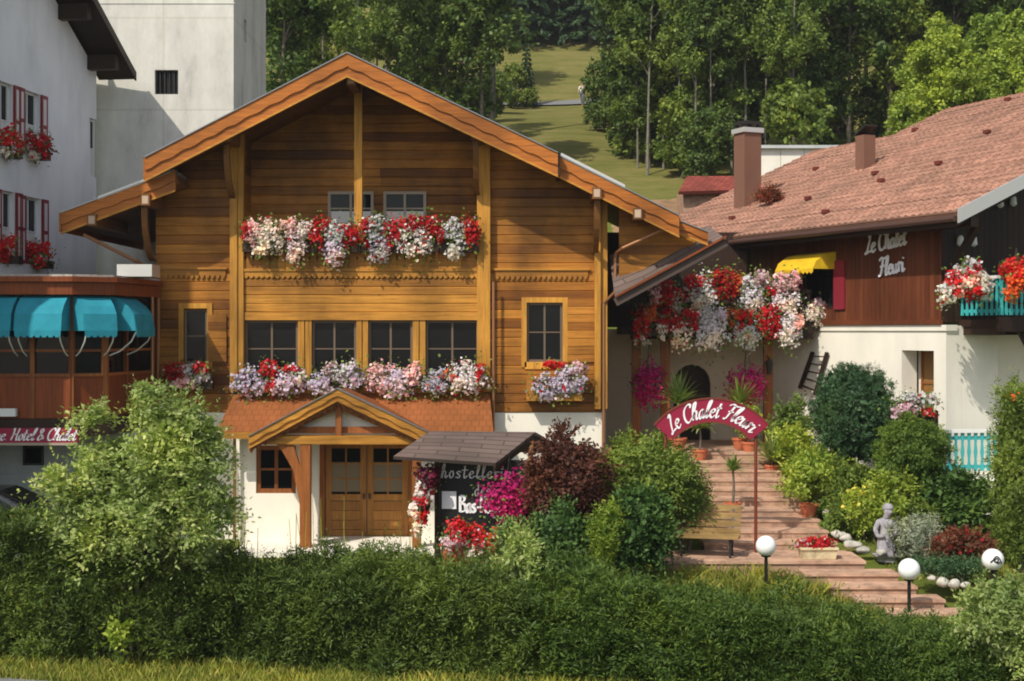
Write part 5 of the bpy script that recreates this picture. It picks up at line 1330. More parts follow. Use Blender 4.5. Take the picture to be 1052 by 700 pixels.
# statue: a draped child standing with folded arms
def skin_figure(name, verts, edges, radii, m, parent=None, sub=2, root_i=0):
    o0 = off(parent); me = bpy.data.meshes.new(name); me.from_pydata([Vector(v) - o0 for v in verts], edges, [])
    o = link(name, me, m, parent, o0)
    md = o.modifiers.new('skin', 'SKIN'); sv = me.skin_vertices[0].data
    for i, r in enumerate(radii): sv[i].radius = r if hasattr(r, '__len__') else (r, r)
    sv[root_i].use_root = True; md.use_smooth_shade = True
    s = o.modifiers.new('smooth', 'SUBSURF'); s.levels = sub; s.render_levels = sub
    return o
sp_ = P(910, 576, 30.4); sb = Fr(sp_, (1, 0, 0), (0, 1, 0))
sv_ = [(0, 0, .03), (0, 0, .12), (0, 0, .16), (-.01, 0, .34), (-.03, 0, .52), (-.02, 0, .66), (-.01, .01, .82), (0, 0, .89), (.015, -.02, .94), (.04, -.05, 1.02), (.055, -.07, 1.10),
       (-.15, 0, .82), (-.23, -.02, .66), (-.20, -.12, .52), (-.06, -.20, .55), (.14, 0, .82), (.22, -.03, .66), (.18, -.13, .54), (.05, -.20, .60),
       (-.12, -.06, .30), (-.13, -.08, .16), (.12, -.05, .30), (.14, -.07, .16)]
se_ = [(0, 1), (1, 2), (2, 3), (3, 4), (4, 5), (5, 6), (6, 7), (7, 8), (8, 9), (9, 10), (6, 11), (11, 12), (12, 13), (13, 14), (6, 15), (15, 16), (16, 17), (17, 18), (3, 19), (19, 20), (3, 21), (21, 22)]
stt = skin_figure('statue', [sb(v) for v in sv_], se_, [(.27, .24), (.27, .24), (.19, .16), (.16, .13), (.15, .12), (.14, .10), (.12, .085), (.075, .07), (.065, .065), (.10, .10), (.10, .105), .07, .058, .048, .04, .07, .058, .048, .04, .09, .09, .09, .09], M['stone'], None, 2, 2)
MB().sphere(sb((.045, .0, 1.12)), .118, 14, 10, (1, .95, .82)).build('hair', M['stone'], stt, True)
MB().sphere(sb((.06, -.175, 1.04)), .022, 8, 6, (1, 1.2, 1.3)).build('nose', M['stone'], stt, True)
tag(stt, 'weathered grey stone statue of a draped child in the flower bed', 'statue')

# old wooden sledge hung on the white wall
k0, kz = on_plane(829, 403, WW); rk = thing('hanging_sledge', 'old dark wooden sledge hung tilted on the white wall', 'sledge', hf((k0, WW - .1, kz)))
k1, kz1 = on_plane(836, 362, WW)
r1, r2 = [(k0 - .25, kz + .1), (k0 + .35, kz1 + .0)], [(k0 + .45, kz - .05), (k0 + 1.0, kz1 + .0)]
for (q0, q1) in (r1, r2):
    b = MB(); b.beam(hf((q0[0], WW - .06, q0[1])), hf((q1[0], WW - .06, q1[1])), .07, .09, NN); b.build('runner', M['dark'], rk)
b = MB()
for i in range(5):
    t = .1 + .2 * i; b.beam(hf((r1[0][0] + (r1[1][0] - r1[0][0]) * t, WW - .1, r1[0][1] + (r1[1][1] - r1[0][1]) * t)), hf((r2[0][0] + (r2[1][0] - r2[0][0]) * t, WW - .1, r2[0][1] + (r2[1][1] - r2[0][1]) * t)), .03, .07, NN)
b.build('rungs', M['dark'], rk)
ln = thing('porch_lantern', 'dark iron lantern on the right porch post', 'lantern', P(790, 378, 38.0))
c = P(790, 378, 38.0); MB().lathe([(.05, -.18), (.1, .1), (.13, .12), (.03, .24)], c, 6).build('body', M['iron'], ln); MB().beam((c.x, c.y, c.z + .2), (c.x, 38.26, c.z + .3), .03, .03).build('arm', M['iron'], ln)

# parked car by the pavilion
cr = thing('parked_car', 'dark parked car half hidden by the hedge below the pavilion', 'car', (-12.2, 32.0, .13))
prof = [(-2.1, .35), (-2.1, .75), (-1.95, .95), (-1.35, 1.05), (-.75, 1.5), (-.3, 1.6), (.9, 1.58), (1.55, 1.25), (1.95, 1.0), (2.08, .75), (2.08, .35)]
zc0 = .30; b = MB(); ys_ = [(-.86, .0), (-.80, .12), (.80, .12), (.86, .0)]
low = [p if p[1] <= 1.05 else (p[0], 1.05) for p in prof]
b.prism([(-12.2 + x, 31.14, zc0 + z) for x, z in low], (0, 1.72, 0))
cabb = [(-1.35, 1.05), (-.75, 1.5), (-.3, 1.6), (.9, 1.58), (1.55, 1.25), (1.75, 1.05)]
n = len(cabb); o1 = [(-12.2 + x, 31.16 + .12 * max(0, z - 1.05) / .5, zc0 + z) for x, z in cabb]; o2 = [(-12.2 + x, 32.84 - .12 * max(0, z - 1.05) / .5, zc0 + z) for x, z in cabb]
b.add(o1 + o2, [tuple(range(n))[::-1], tuple(range(n, 2 * n))] + [(i, i + 1, n + i + 1, n + i) for i in range(n - 1)])
body = b.build('body', M['carp'], cr); bm_ = body.modifiers.new('bevel', 'BEVEL'); bm_.width = .06; bm_.segments = 3; bm_.limit_method = 'ANGLE'
wn = MB()
for yy, s_ in ((31.15, -1), (32.85, 1)):
    pts = [(-1.15, 1.1), (-.7, 1.44), (-.3, 1.52), (.85, 1.5), (1.35, 1.24), (1.45, 1.1)]
    wn.prism([(-12.2 + x, yy + (.12 * (z - 1.05) / .5 if s_ < 0 else -.12 * (z - 1.05) / .5) + s_ * .004, zc0 + z) for x, z in pts], (0, s_ * .006, 0))
wn.build('side_windows', M['glass'], cr)
MB().prism([(-12.2 - 1.33, 31.3, zc0 + 1.09), (-12.2 - 1.33, 32.7, zc0 + 1.09), (-12.2 - .8, 32.6, zc0 + 1.475), (-12.2 - .8, 31.4, zc0 + 1.475)], (-.012, 0, .012)).build('windscreen', M['glass'], cr)
MB().prism([(-12.2 + 1.0, 31.4, zc0 + 1.545), (-12.2 + 1.0, 32.6, zc0 + 1.545), (-12.2 + 1.5, 32.65, zc0 + 1.30), (-12.2 + 1.5, 31.35, zc0 + 1.30)], (.012, 0, .012)).build('rear_window', M['glass'], cr)
for x in (-1.3, 1.35):
    for yy in (31.12, 32.70):
        w_ = MB(); w_.tube([(-12.2 + x, yy, zc0 + .17), (-12.2 + x, yy + .2, zc0 + .17)], .31, 20); wo = w_.build('wheel', M['rubber'], cr)
        w_ = MB(); yo = yy - .006 if yy < 32 else yy + .186; w_.tube([(-12.2 + x, yo, zc0 + .17), (-12.2 + x, yo + .02, zc0 + .17)], .19, 16); w_.build('rim', M['metal'], wo)
for yy in (31.2, 32.5): MB().box(-12.2 - 2.115, -12.2 - 2.09, yy, yy + .3, zc0 + .62, zc0 + .76).build('headlight', M['trim'], cr); MB().box(-12.2 + 2.07, -12.2 + 2.095, yy, yy + .3, zc0 + .72, zc0 + .88).build('tail_light', M['redwood'], cr)

# ------------------------------------------------------------------ hillside buildings, pole and walker
sh = thing('pale_shed', 'pale cream panelled shed on the hillside behind the tiled roof', 'shed', (X(822, 56), 57, GZ(X(822, 56), 57)))
b = MB(); zb_, zt_ = 9.3, Z(153, 56)
for i in range(5):
    p0, p1 = 778 + i * 24, 778 + (i + 1) * 24; b.box(X(p0, 56) + .01, X(p1, 56) - .01, 56, 56.08, zb_, zt_)
b.box(X(778, 56), X(898, 56), 56.08, 60, zb_, zt_ - .02); b.build('wall_panels', M['plaster'], sh)
MB().box(X(776, 56), X(900, 56), 55.8, 60.2, zt_, zt_ + .12).build('roof', M['greyr'], sh)
rh = thing('red_roofed_hut', 'low hut with a dark red tiled roof on the bare bank', 'hut', (X(726, 55), 56, GZ(X(726, 55), 56)))
MB().box(X(703, 55), X(756, 55), 55.2, 57.5, 8.8, Z(194, 55)).build('wall', M['riser'], rh)
roof_slab('roof', M['redtiles'], [(X(697, 54.8), 54.8, Z(197, 54.8)), (X(762, 54.8), 54.8, Z(195, 54.8)), (X(760, 57), 57, Z(181, 57)), (X(706, 57), 57, Z(181, 57))], .12, rh)
pl_ = thing('utility_pole', 'tall pale wooden pole at the left edge of the meadow', 'pole', (X(506, 78), 78, GZ(X(506, 78), 78)))
xg = X(506, 78); MB().tube([(xg, 78, GZ(xg, 78) - .3), (xg + .05, 78, GZ(xg, 78) + 13)], [.16, .12], 10).build('shaft', M['birch'], pl_)
b = MB(); b.beam((xg - .8, 78, GZ(xg, 78) + 12.3), (xg + .8, 78, GZ(xg, 78) + 12.3), .1, .12); b.build('crossarm', M['birch'], pl_)

hx, hy = X(598, 103), 102.7; hz = GZ(hx, hy) + .1; pf = Fr((hx, hy, hz), (.8, -.6, 0), (.6, .8, 0))
BV = [(0, 0, .95), (0, 0, 1.15), (0, 0, 1.38), (0, 0, 1.47), (0, -.01, 1.55), (0, -.02, 1.66), (.10, 0, .90), (.13, -.12, .50), (.14, -.02, .08), (.15, -.16, .04), (-.10, 0, .90), (-.12, .10, .50), (-.13, .24, .10), (-.13, .13, .04),
      (.19, 0, 1.36), (.25, .06, 1.10), (.25, -.06, .88), (-.19, 0, 1.36), (-.26, -.04, 1.10), (-.24, -.18, .90)]
BE = [(0, 1), (1, 2), (2, 3), (3, 4), (4, 5), (0, 6), (6, 7), (7, 8), (8, 9), (0, 10), (10, 11), (11, 12), (12, 13), (2, 14), (14, 15), (15, 16), (2, 17), (17, 18), (18, 19)]
BRr = [.13, .13, .14, .055, .085, .095, .09, .06, .045, .04, .09, .06, .045, .04, .065, .045, .035, .065, .045, .035]
pe_ = skin_figure('person', [pf(v) for v in BV], BE, BRr, M['skin']); tag(pe_, 'small figure in a white top and grey trousers walking on the hillside track', 'person')
skin_figure('shirt', [pf(BV[i]) for i in (0, 1, 2, 14, 15, 17, 18)], [(0, 1), (1, 2), (2, 3), (3, 4), (2, 5), (5, 6)], [.155, .155, .165, .085, .065, .085, .065], M['shirt'], pe_, 2, 1)
skin_figure('trousers', [pf(BV[i]) for i in (0, 6, 7, 8, 10, 11, 12)], [(0, 1), (1, 2), (2, 3), (0, 4), (4, 5), (5, 6)], [.15, .11, .085, .075, .11, .085, .075], M['trous'], pe_, 2, 0)
MB().sphere(pf((0, .02, 1.66)), .125, 12, 8, (.9, .95, .85)).build('hair', M['hair'], pe_, True)

# ------------------------------------------------------------------ hedges
def hedge(name, label, x0, x1, mk, seed, y_at, h_at, y_back):
    r = np.random.default_rng(seed); L = x1 - x0; qs = []
    def put(n, side):
        x = r.uniform(x0, x1, n); yf = y_at(x); yb = y_back(x); h = h_at(x)
        if side == 'front': z = -.2 + (h + .2) * r.uniform(0, 1, n) ** .9; y = yf; d = np.array([0, -1., .25])
        elif side == 'back': z = -.2 + (h + .2) * r.uniform(0, 1, n); y = yb; d = np.array([0, 1., .25])
        else: y = yf + (yb - yf) * r.uniform(0, 1, n); z = h; d = np.array([0, -.15, 1.])
        p = np.stack([x, y, z * np.ones(n)], 1); b = lump(p * [1, 1, 1.6], seed, 8, 1.9) * .17 + lump(p * [1, 1, 1.7], seed + 1, 8, 5.0) * .11
        d = np.repeat(d[None], n, 0); p = p + d * (b[:, None] + r.uniform(-.30, -.04, (n, 1)))
        if side == 'front': p[:, 1] += .30 * np.clip((p[:, 2] - h + .5) / .5, 0, 1) ** 2
        if side == 'top': p[:, 2] -= .15 * np.clip(1 - (p[:, 1] - yf) / .4, 0, 1) - .07 * lump(p[:, :2] @ np.array([[1, 0, 0], [0, 1, 0]]), seed + 5, 6, 4)
        return p, d
    for side, k in (('front', 235), ('top', 180), ('back', 50)):
        n = int(L * (1.75 if side != 'top' else 1.9) * k); p, d = put(n, side)
        dd = nrm(d * .75 + r.normal(0, .55, (n, 3)) * [1.25, .6, .6] + [0, 0, .18])
        qs.append(sprays(p, dd, .42, 12, .115, .27, .45))
    m = int(L * 34); p, d = put(m, 'top'); p[:, 2] += .02
    qs.append(sprays(p, nrm(np.array([0, -.1, 1.0]) + r.normal(0, .22, (m, 3))), .42, 12, .095, .24, .05))
    n = int(L * 420); xx = r.uniform(x0, x1, n); h = h_at(xx); ya, yb = y_at(xx), y_back(xx); pc = np.stack([xx, ya + .34 + (yb - ya - .6) * r.uniform(0, 1, n) ** 1.5, -.2 + (h - .05) * r.uniform(0, .95, n)], 1)
    qs.append(leaves(pc, nrm(r.normal(0, 1, (n, 3)) + [0, -1, .3]), .26, .7, .5))
    o = poly_mesh(name, np.concatenate(qs), G[mk]); return tag(o, label, 'hedge')
y_at = lambda x: np.interp(x, [-14, -8, -5, -2, 1, 8, 14], [24.15, 24.0, 23.6, 23.0, 22.6, 22.2, 22.0])
y_back = lambda x: np.interp(x, [-14, 0, 4, 14], [25.2, 25.1, 24.6, 24.4])
h_at = lambda x: np.interp(x, [-14, -8.6, -7.4, -6, -4, -.5, .6, 1.5, 3.5, 5, 7, 14], [2.2, 2.15, 1.95, 1.54, 1.48, 1.36, 1.28, 1.18, 1.0, .72, .40, .35])
hedge('hedge', 'clipped dark yew hedge on the left running below the chalet door', -13, .25, 'hedge', 11, y_at, h_at, y_back)
hedge('hedge', 'loose green hedge on the right running below the bench and steps', .25, 13, 'hedge2', 12, y_at, h_at, y_back)

# ------------------------------------------------------------------ shrubs
def bush(name, label, px, pyt, pyb, hw, D, mk, n, size, clumps=70, cr=.22, aspect=.5, lumpy=.12, seed=1, dy=None, group=None, cat='shrub', tilt=.3, droop=0, bottom=-.75, rnd=.7, inner=.7, stem=True, flow=None, spr=2.6, boxy=0):
    c = P(px, (pyt + pyb) / 2, D); rz = (pyb - pyt) / 2 * D / F; rx = hw * D / F; ry = dy or min(rx, 1.2)
    g = min(GZ(c.x, c.y), c.z - rz * .9)
    t = thing(name, label, cat, (c.x, c.y, g), group)
    ns = n // 6; p, d = blob_pts(ns, c, (rx, ry, rz), clumps, cr, lumpy, bottom, seed=seed)
    if boxy:
        q = (p - np.array(c)) / np.array([rx, ry, rz]); L0_ = np.linalg.norm(q, axis=1, keepdims=True); L1_ = (np.abs(q) ** boxy).sum(1, keepdims=True) ** (1 / boxy); p = np.array(c) + q * (L0_ / L1_) * np.array([rx, ry, rz])
    Ls = size * spr; outer = sprays(p - d * Ls * .45, nrm(d + rng.normal(0, .38, d.shape) + [0, 0, tilt * .8]), Ls, 7, size, aspect, .25 + droop, .6)
    n = int(n * 1.5); p2, d2 = blob_pts(n // 4, c, (rx * .7, ry * .7, rz * .75), clumps, cr, lumpy, -1, seed=seed + 50)
    poly_mesh('foliage', np.concatenate([outer, leaves(p2, d2, size, aspect, rnd, tilt, droop)]), G[mk], t, core(c, (rx, ry, rz), inner, seed=seed) if inner else None)
    if stem:
        s = MB(); r = np.random.default_rng(seed)
        for i in range(5):
            a = r.uniform(0, 6.28); s.tube([(c.x + .08 * math.cos(a), c.y + .08 * math.sin(a), g - .1), (c.x + rx * .3 * math.cos(a), c.y + ry * .3 * math.sin(a), c.z - rz * .3), (c.x + rx * .55 * math.cos(a), c.y + ry * .55 * math.sin(a), c.z + rz * .4)], [.03, .022, .012], 6)
        s.build('stems', M['bark'], t)
    if flow:
        col, nf, rb = flow; pf_, df = blob_pts(nf, c, (rx * 1.02, ry * 1.02, rz * 1.02), clumps, cr, lumpy, -.2, seed=seed); poly_mesh(col + '_blossoms', blossoms(pf_, df, rb), PT[col], t)
    return t
# the big variegated shrub leaning over the left hedge
vg = thing('variegated_shrub', 'big pale variegated shrub growing through the left end of the hedge', 'shrub', (X(150, 23.9), 24.0, -.1))
qs = []
for i, (px, py, rx, ry_, n) in enumerate([(150, 515, 72, 50, 520), (118, 555, 56, 32, 280), (182, 472, 50, 44, 380), (172, 432, 34, 30, 200), (104, 480, 42, 36, 240), (208, 520, 36, 52, 300), (80, 530, 32, 42, 190), (205, 570, 28, 16, 70), (148, 404, 16, 12, 30), (98, 428, 18, 12, 36), (215, 452, 20, 26, 80), (60, 500, 20, 20, 50)]):
    Dv = 23.7 + .35 * math.sin(i * 2.1); c = np.array(P(px, py, Dv)); kk = Dv / F; rad = np.array([rx * kk, .5 + rx * kk * .35, ry_ * kk])
    p, d = blob_pts(n, c, rad * .86, max(10, n // 9), .26, .22, -.9, seed=400 + i)
    qs.append(sprays(p - d * .18, nrm(d * [1, 1, .45] + rng.normal(0, .35, d.shape) + [0, 0, .28]), .46, 9, .115, .52, .45, .8, .8))
    q7 = nrm(rng.normal(0, 1, (int(n * 2.2), 3))) * rng.uniform(.2, .85, (int(n * 2.2), 1)); qs.append(leaves(c + q7 * rad * .85, nrm(q7 + [0, -.3, .3]), .13, .6, .6, .3))
for px, py, up_ in ((150, 412, 1), (138, 425, 1), (162, 420, 1), (175, 415, 1), (100, 440, 1), (88, 455, .8), (110, 432, .9), (205, 430, 1), (222, 460, .8), (60, 490, .7), (190, 418, 1)):
    m = 6; p = np.array(P(px, py, 23.8)) + rng.normal(0, .10, (m, 3)); qs.append(sprays(p, nrm(np.array([0, 0, 1.0]) + rng.normal(0, .35, (m, 3))), .42, 9, .10, .5, .2))
poly_mesh('foliage', np.concatenate(qs), G['varieg'], vg)
s = MB()
for i in range(9):
    a = X(150, 23.9) + .12 * (i - 4); e = P(85 + 17 * i, 440 + 14 * abs(i - 5), 23.9); s.tube([(a, 24.0, -.15), (a + (e.x - a) * .4, 23.95, .9), (e.x, e.y, e.z)], [.04, .028, .012], 6)
s.build('stems', M['bark'], vg)

bush('purple_bush', 'dark purple leaved bush right of the sign shelter', 583, 440, 545, 42, 30.0, 'purple', 5200, .13, 90, .2, .5, .16, 21)
bush('green_bush', 'wide green bush with fine leaves below the left porch posts', 660, 446, 545, 58, 31.0, 'mid', 5200, .13, 100, .2, .4, .16, 22)
bush('dark_green_bush', 'dark glossy bush left of the bench', 656, 500, 592, 32, 28.6, 'dkgreen', 4200, .14, 80, .2, .6, .12, 23)
bush('dark_green_bush', 'dark leafy bush between the purple bush and the yellow green cone', 575, 520, 590, 38, 28.6, 'dkgreen', 2800, .13, 60, .22, .6, .14, 24)
bush('dwarf_conifer', 'small yellow green cone shaped conifer below the purple bush', 623, 517, 592, 21, 28.2, 'lime', 2600, .10, 70, .16, .3, .06, 25, tilt=.6)
bush('green_bush', 'feathery olive bush just left of the arched sign post', 705, 478, 560, 27, 30.9, 'mid', 2600, .14, 60, .22, .25, .16, 26)
bush('variegated_bush', 'pale variegated bush with cream tips rising out of the hedge below the sign', 535, 545, 640, 26, 24.0, 'varieg', 2600, .12, 70, .22, .4, .2, 27, dy=.7)
bush('variegated_bush', 'tall thin cream tipped spray beside the big magenta basket', 521, 533, 585, 12, 25.2, 'varieg', 700, .12, 26, .28, .35, .3, 28, inner=.4)
bush('round_conifer', 'tall rounded blue green conifer clipped smooth against the white wall', 878, 373, 480, 43, 34.0, 'thuja', 30000, .075, 700, .06, .22, .015, 29, tilt=.5, dy=1.05, inner=.88, stem=False, bottom=-.97, spr=1.0, boxy=2.5)
bush('round_conifer', 'low rounded bright green conifer right of the tall one', 936, 427, 500, 38, 32.0, 'mid', 12000, .09, 320, .10, .3, .04, 30, dy=1.0, inner=.86, spr=1.4)
bush('dark_green_bush', 'dark broad leaved bush in front of the turquoise terrace fence', 976, 480, 562, 42, 31.4, 'dkgreen', 5200, .16, 80, .2, .6, .14, 31)
bush('column_conifer', 'tall green columnar conifer at the right edge of the garden', 1050, 398, 590, 30, 30.0, 'mid', 15000, .09, 360, .10, .3, .05, 32, tilt=.5, dy=.7, inner=.86, spr=1.5, boxy=3.5)
bush('silver_bush', 'soft silver grey bush beside the stone statue', 944, 528, 582, 27, 30.0, 'silver', 3600, .075, 70, .2, .3, .14, 33)
bush('red_leaved_bush', 'low red brown leaved bush behind the emblem lamp', 984, 542, 582, 30, 29.2, 'redleaf', 2600, .10, 60, .24, .5, .2, 34, flow=('red', 60, .035))
bush('yellow_flowering_bush', 'yellow flowering plant just above the stone statue', 893, 502, 552, 26, 31.6, 'lime', 1700, .10, 46, .25, .5, .2, 35, flow=('yellow', 130, .04))
for i, (lab, px, a, b_, hw, D, mk) in enumerate([
  ('light green leafy plant at the right edge of the upper steps', 838, 466, 520, 30, 33.4, 'lime'), ('light green plant below the rounded conifer', 872, 470, 540, 30, 32.6, 'mid'),
  ('pale green feathery plant between the top steps and the conifer', 815, 440, 490, 22, 35.5, 'lime'), ('yellow green mounded plant in front of the low rounded conifer', 920, 482, 545, 30, 31.6, 'lime'),
  ('olive green plant hiding the flower bed edge', 868, 512, 555, 20, 31.9, 'mid'), ('deep green plant under the yellow green mound', 948, 505, 550, 26, 31.2, 'mid')]):
    bush('garden_plant', lab, px, a, b_, hw, D, mk, 1900, .14, 44, .26, .42, .22, 60 + i, cat='plant', group='leafy plants in the flower bed', stem=False)
bush('ground_cover_shrub', 'low blue green creeping juniper under the red brown bush', 975, 574, 590, 44, 28.3, 'thuja', 2400, .09, 60, .25, .3, .2, 70, dy=.5, stem=False)
bush('variegated_bush', 'cream variegated shrub in the lower right corner', 1030, 590, 700, 52, 22.6, 'varieg', 4200, .10, 90, .2, .55, .18, 71, dy=.8)
bush('green_bush', 'tufted green plant with orange tips at the photo right edge', 1041, 400, 424, 10, 29.6, 'mid', 400, .16, 24, .3, .2, .3, 72, stem=False, inner=.5, flow=('orange', 16, .045))
bush('green_bush', 'ivy clad bush below the sledge on the white wall', 812, 415, 470, 24, 36.6, 'mid', 1600, .13, 44, .24, .5, .2, 73)
bush('yucca_bush', 'wide green bush on the bank at the foot of the chalet right corner', 615, 468, 520, 40, 33.0, 'mid', 2600, .13, 60, .22, .4, .2, 74)
bush('sapling', 'bright light leaved sapling at the foot of the dark left hedge', 121, 638, 668, 11, 23.3, 'lime', 150, .12, 12, .35, .6, .3, 75, cat='sapling', inner=0, stem=False)
bush('geranium_clump', 'small clump with orange flowers beside the parked car', 22, 524, 548, 14, 25.8, 'mid', 500, .10, 20, .3, .5, .2, 76, cat='plant', stem=False, flow=('orange', 26, .05))

bush('creeper', 'small red leaved creeper at the foot of the tall brown chimney', 790, 192, 212, 13, 43.6, 'redleaf', 500, .12, 20, .3, .5, .3, 77, cat='plant', stem=False, inner=.5)
# grass: verge, lawn and tall stalks
def blades(n, px0, px1, fx, h, w=.012):
    x, y = fx(n); z = gz(x, y); n = len(x); p = np.stack([x, y, z], 1); hh = h * rng.uniform(.4, 1.3, n)[:, None]; az = rng.uniform(0, 6.28, n)
    s = np.stack([np.cos(az), np.sin(az), np.zeros(n)], 1) * w; ln_ = rng.normal(0, .35, (n, 3)) * hh; ln_[:, 2] = 0; up = np.array([0, 0, 1.0])
    return np.stack([p - s, p + s, p + s * .6 + up * hh * .6 + ln_ * .4, p + up * hh + ln_], 1)
def f_verge(n):
    x = -12 + 14 * rng.uniform(0, 1, n) ** 1.6; e = ROAD_E(x); y = e + (y_at(x) + .25 - e) * rng.uniform(-.04, 1, n); return x, y
def f_lawn(n):
    x = rng.uniform(3.0, 9.5, n); y = rng.uniform(25.2, 29.4, n); k_ = ~((y > 27.1) & (x > 6.2 + (29.6 - y) * .55) & (x < 9.4)); return x[k_], y[k_]
def f_bank(n):
    x = rng.uniform(5.0, 12, n); y = rng.uniform(28.2, 34, n); k_ = (x > 7.9 + np.clip(29.5 - y, 0, 3) * .6) & ((y > 29.4) | (x > 9.0)); return x[k_], y[k_]
def f_yard(n):
    x = rng.uniform(-12, 3, n); y = rng.uniform(25.3, 33, n); return x, y
def f_front(n):
    x = rng.uniform(2.2, 6.6, n); y = rng.uniform(28.2, 29.42, n); k_ = y < 29.42 - np.clip(x - 5.2, 0, 2) * .9; return x[k_], y[k_]
g = [blades(2600, 0, 0, f_front, .34, .012), blades(13000, 0, 0, f_verge, .15, .010), blades(16000, 0, 0, f_lawn, .12), blades(9000, 0, 0, f_bank, .14), blades(9000, 0, 0, f_yard, .14)]
tag(poly_mesh('grass', np.concatenate(g), G['grass']), 'grass of the roadside verge and the garden lawn', 'grass', kind='stuff')
st_ = []
for i in range(46):
    x = rng.uniform(X(225, 28), X(450, 28)); y = rng.uniform(25.6, 27.0); h = rng.uniform(1.2, 2.3); dx = rng.normal(0, .12)
    for j in range(4):
        a, b_ = j / 4, (j + 1) / 4; z0 = .05; st_.append([(x + dx * a * a - .006, y, z0 + h * a), (x + dx * a * a + .006, y, z0 + h * a), (x + dx * b_ * b_ + .005, y, z0 + h * b_), (x + dx * b_ * b_ - .005, y, z0 + h * b_)])
tag(poly_mesh('tall_grass', np.array(st_), G['grass']), 'thin tall grass stalks standing behind the hedge before the door', 'grass', kind='stuff')

# ------------------------------------------------------------------ trees on the hillside
def make_tree(name, h, rx, base, mk, bark, n, size, seed, tr=.14, lobes=9, aspect=.6, conifer=False):
    r = np.random.default_rng(seed); t = thing(name, 'x', 'tree', (0, 0, 0)); s = MB()
    bend = r.uniform(-.45, .45, 2)
    tp = [(bend[0] * (q / h) ** 2 * 2, bend[1] * (q / h) ** 2 * 2, q) for q in np.linspace(-.4, h * .93, 7)]
    s.tube(tp, [tr * (1 - .85 * i / 6) for i in range(7)], 8)
    qs = []
    if conifer:
        tiers = 16
        for i in range(tiers):
            f = i / (tiers - 1); z = base + (h - base) * f; R_ = rx * (1 - f) ** .85 + .12; m = int(n * (1 - f * .85) / tiers * 1.7)
            nb = max(4, int(9 * (1 - f) + 3)); a = 2 * math.pi * (r.integers(0, nb, m) + r.uniform(-.22, .22, m)) / nb + i; q = r.uniform(.1, 1, m) ** .7
            p = np.stack([np.cos(a) * R_ * q, np.sin(a) * R_ * q, z - .45 * R_ * q ** 1.4 + r.normal(0, .10, m)], 1); d = nrm(np.stack([np.cos(a), np.sin(a), np.full(m, .5)], 1)); qs.append(leaves(p, d, size, .35, .5, .5, .4))
    else:
        for i in range(lobes):
            f = r.uniform(0, 1); z = base + (h - base) * (.12 + .82 * f); a = i * 2.4 + r.uniform(-.4, .4); w_ = math.sin(math.pi * (.18 + .74 * f)) ; d_ = rx * .62 * w_ * r.uniform(.5, 1)
            if i == 0: z, d_ = h - rx * .55, 0
            kb = (z / (h * .93)) ** 2 * 2; c = np.array([d_ * math.cos(a) + bend[0] * kb, d_ * math.sin(a) + bend[1] * kb, z]); rl = rx * r.uniform(.38, .58) * (.6 + .4 * w_)
            p, dd = blob_pts(n // lobes, c, (rl, rl, rl * r.uniform(.75, 1.15)), 26, .22, .2, -.95, (.5, 1.0), seed * 31 + i); qs.append(leaves(p, dd, size, aspect, .8, .35, .2))
            z0 = max(base * .8, z - rl * 1.1); k_ = (z0 / (h * .93)) ** 2 * 2
            s.tube([(bend[0] * k_, bend[1] * k_, z0), tuple(c * np.array([.6, .6, 1]) + np.array([bend[0] * k_ * .4, bend[1] * k_ * .4, -rl * .35])), tuple(c)], [tr * .42, tr * .25, tr * .1], 6)
    s.build('trunk', M[bark], t); poly_mesh('crown', np.concatenate(qs), G[mk], t); return t
protos = {
 'broad': [make_tree('leafy_tree', 13, 3.0, 1.6, 'tree', 'bark', 13000, .25, 1, lobes=15), make_tree('leafy_tree', 12, 2.8, 1.4, 'tree', 'bark', 12000, .25, 2, lobes=14), make_tree('leafy_tree', 14, 3.0, 2.0, 'tree2', 'bark', 13000, .24, 3, lobes=15)],
 'slim': [make_tree('slender_tree', 15, 2.1, 3.0, 'tree2', 'birch', 9000, .20, 4, .075, 14), make_tree('slender_tree', 16, 1.9, 4.2, 'tree', 'birch', 8500, .20, 5, .07, 14), make_tree('slender_tree', 14, 2.1, 2.2, 'tree2', 'birch', 9500, .19, 6, .07, 14)],
 'bright': [make_tree('bright_tree', 8.5, 2.3, 1.4, 'tree3', 'bark', 13000, .19, 7, .12, 14), make_tree('bright_tree', 7.5, 2.2, 1.2, 'tree3', 'bark', 12000, .19, 8, .12, 14)],
 'fir': [make_tree('fir_tree', 17, 3.0, 1.5, 'conifer', 'bark', 7000, .55, 9, .2, conifer=True), make_tree('fir_tree', 15, 2.7, 1.2, 'conifer', 'bark', 6500, .55, 10, .2, conifer=True)],
 'low': [make_tree('undergrowth_bush', 3.6, 1.7, .4, 'tree', 'bark', 6000, .17, 11, .06, 10), make_tree('undergrowth_bush', 3.0, 1.5, .3, 'tree2', 'bark', 5600, .17, 12, .06, 10)]}
fresh = {id(o): True for l_ in protos.values() for o in l_}
CNT = [0]
def place(kind, px, D, sc, label, group, rot=None, cat='tree', sz=1.0):
    i = CNT[0]; CNT[0] += 1; src = protos[kind][i % len(protos[kind])]
    if fresh.get(id(src)): t = src; fresh[id(src)] = False
    else:
        t = src.copy(); C.objects.link(t)
        for ch in src.children: c = ch.copy(); C.objects.link(c); c.parent = t
    x = X(px, D); t.location = (x, D, GZ(x, D) - .1); t.scale = (sc, sc, sc * sz); t.rotation_euler = (0, 0, i * 2.399 if rot is None else rot)
    tag(t, label, cat, group); return t
rt_ = random.Random(5)
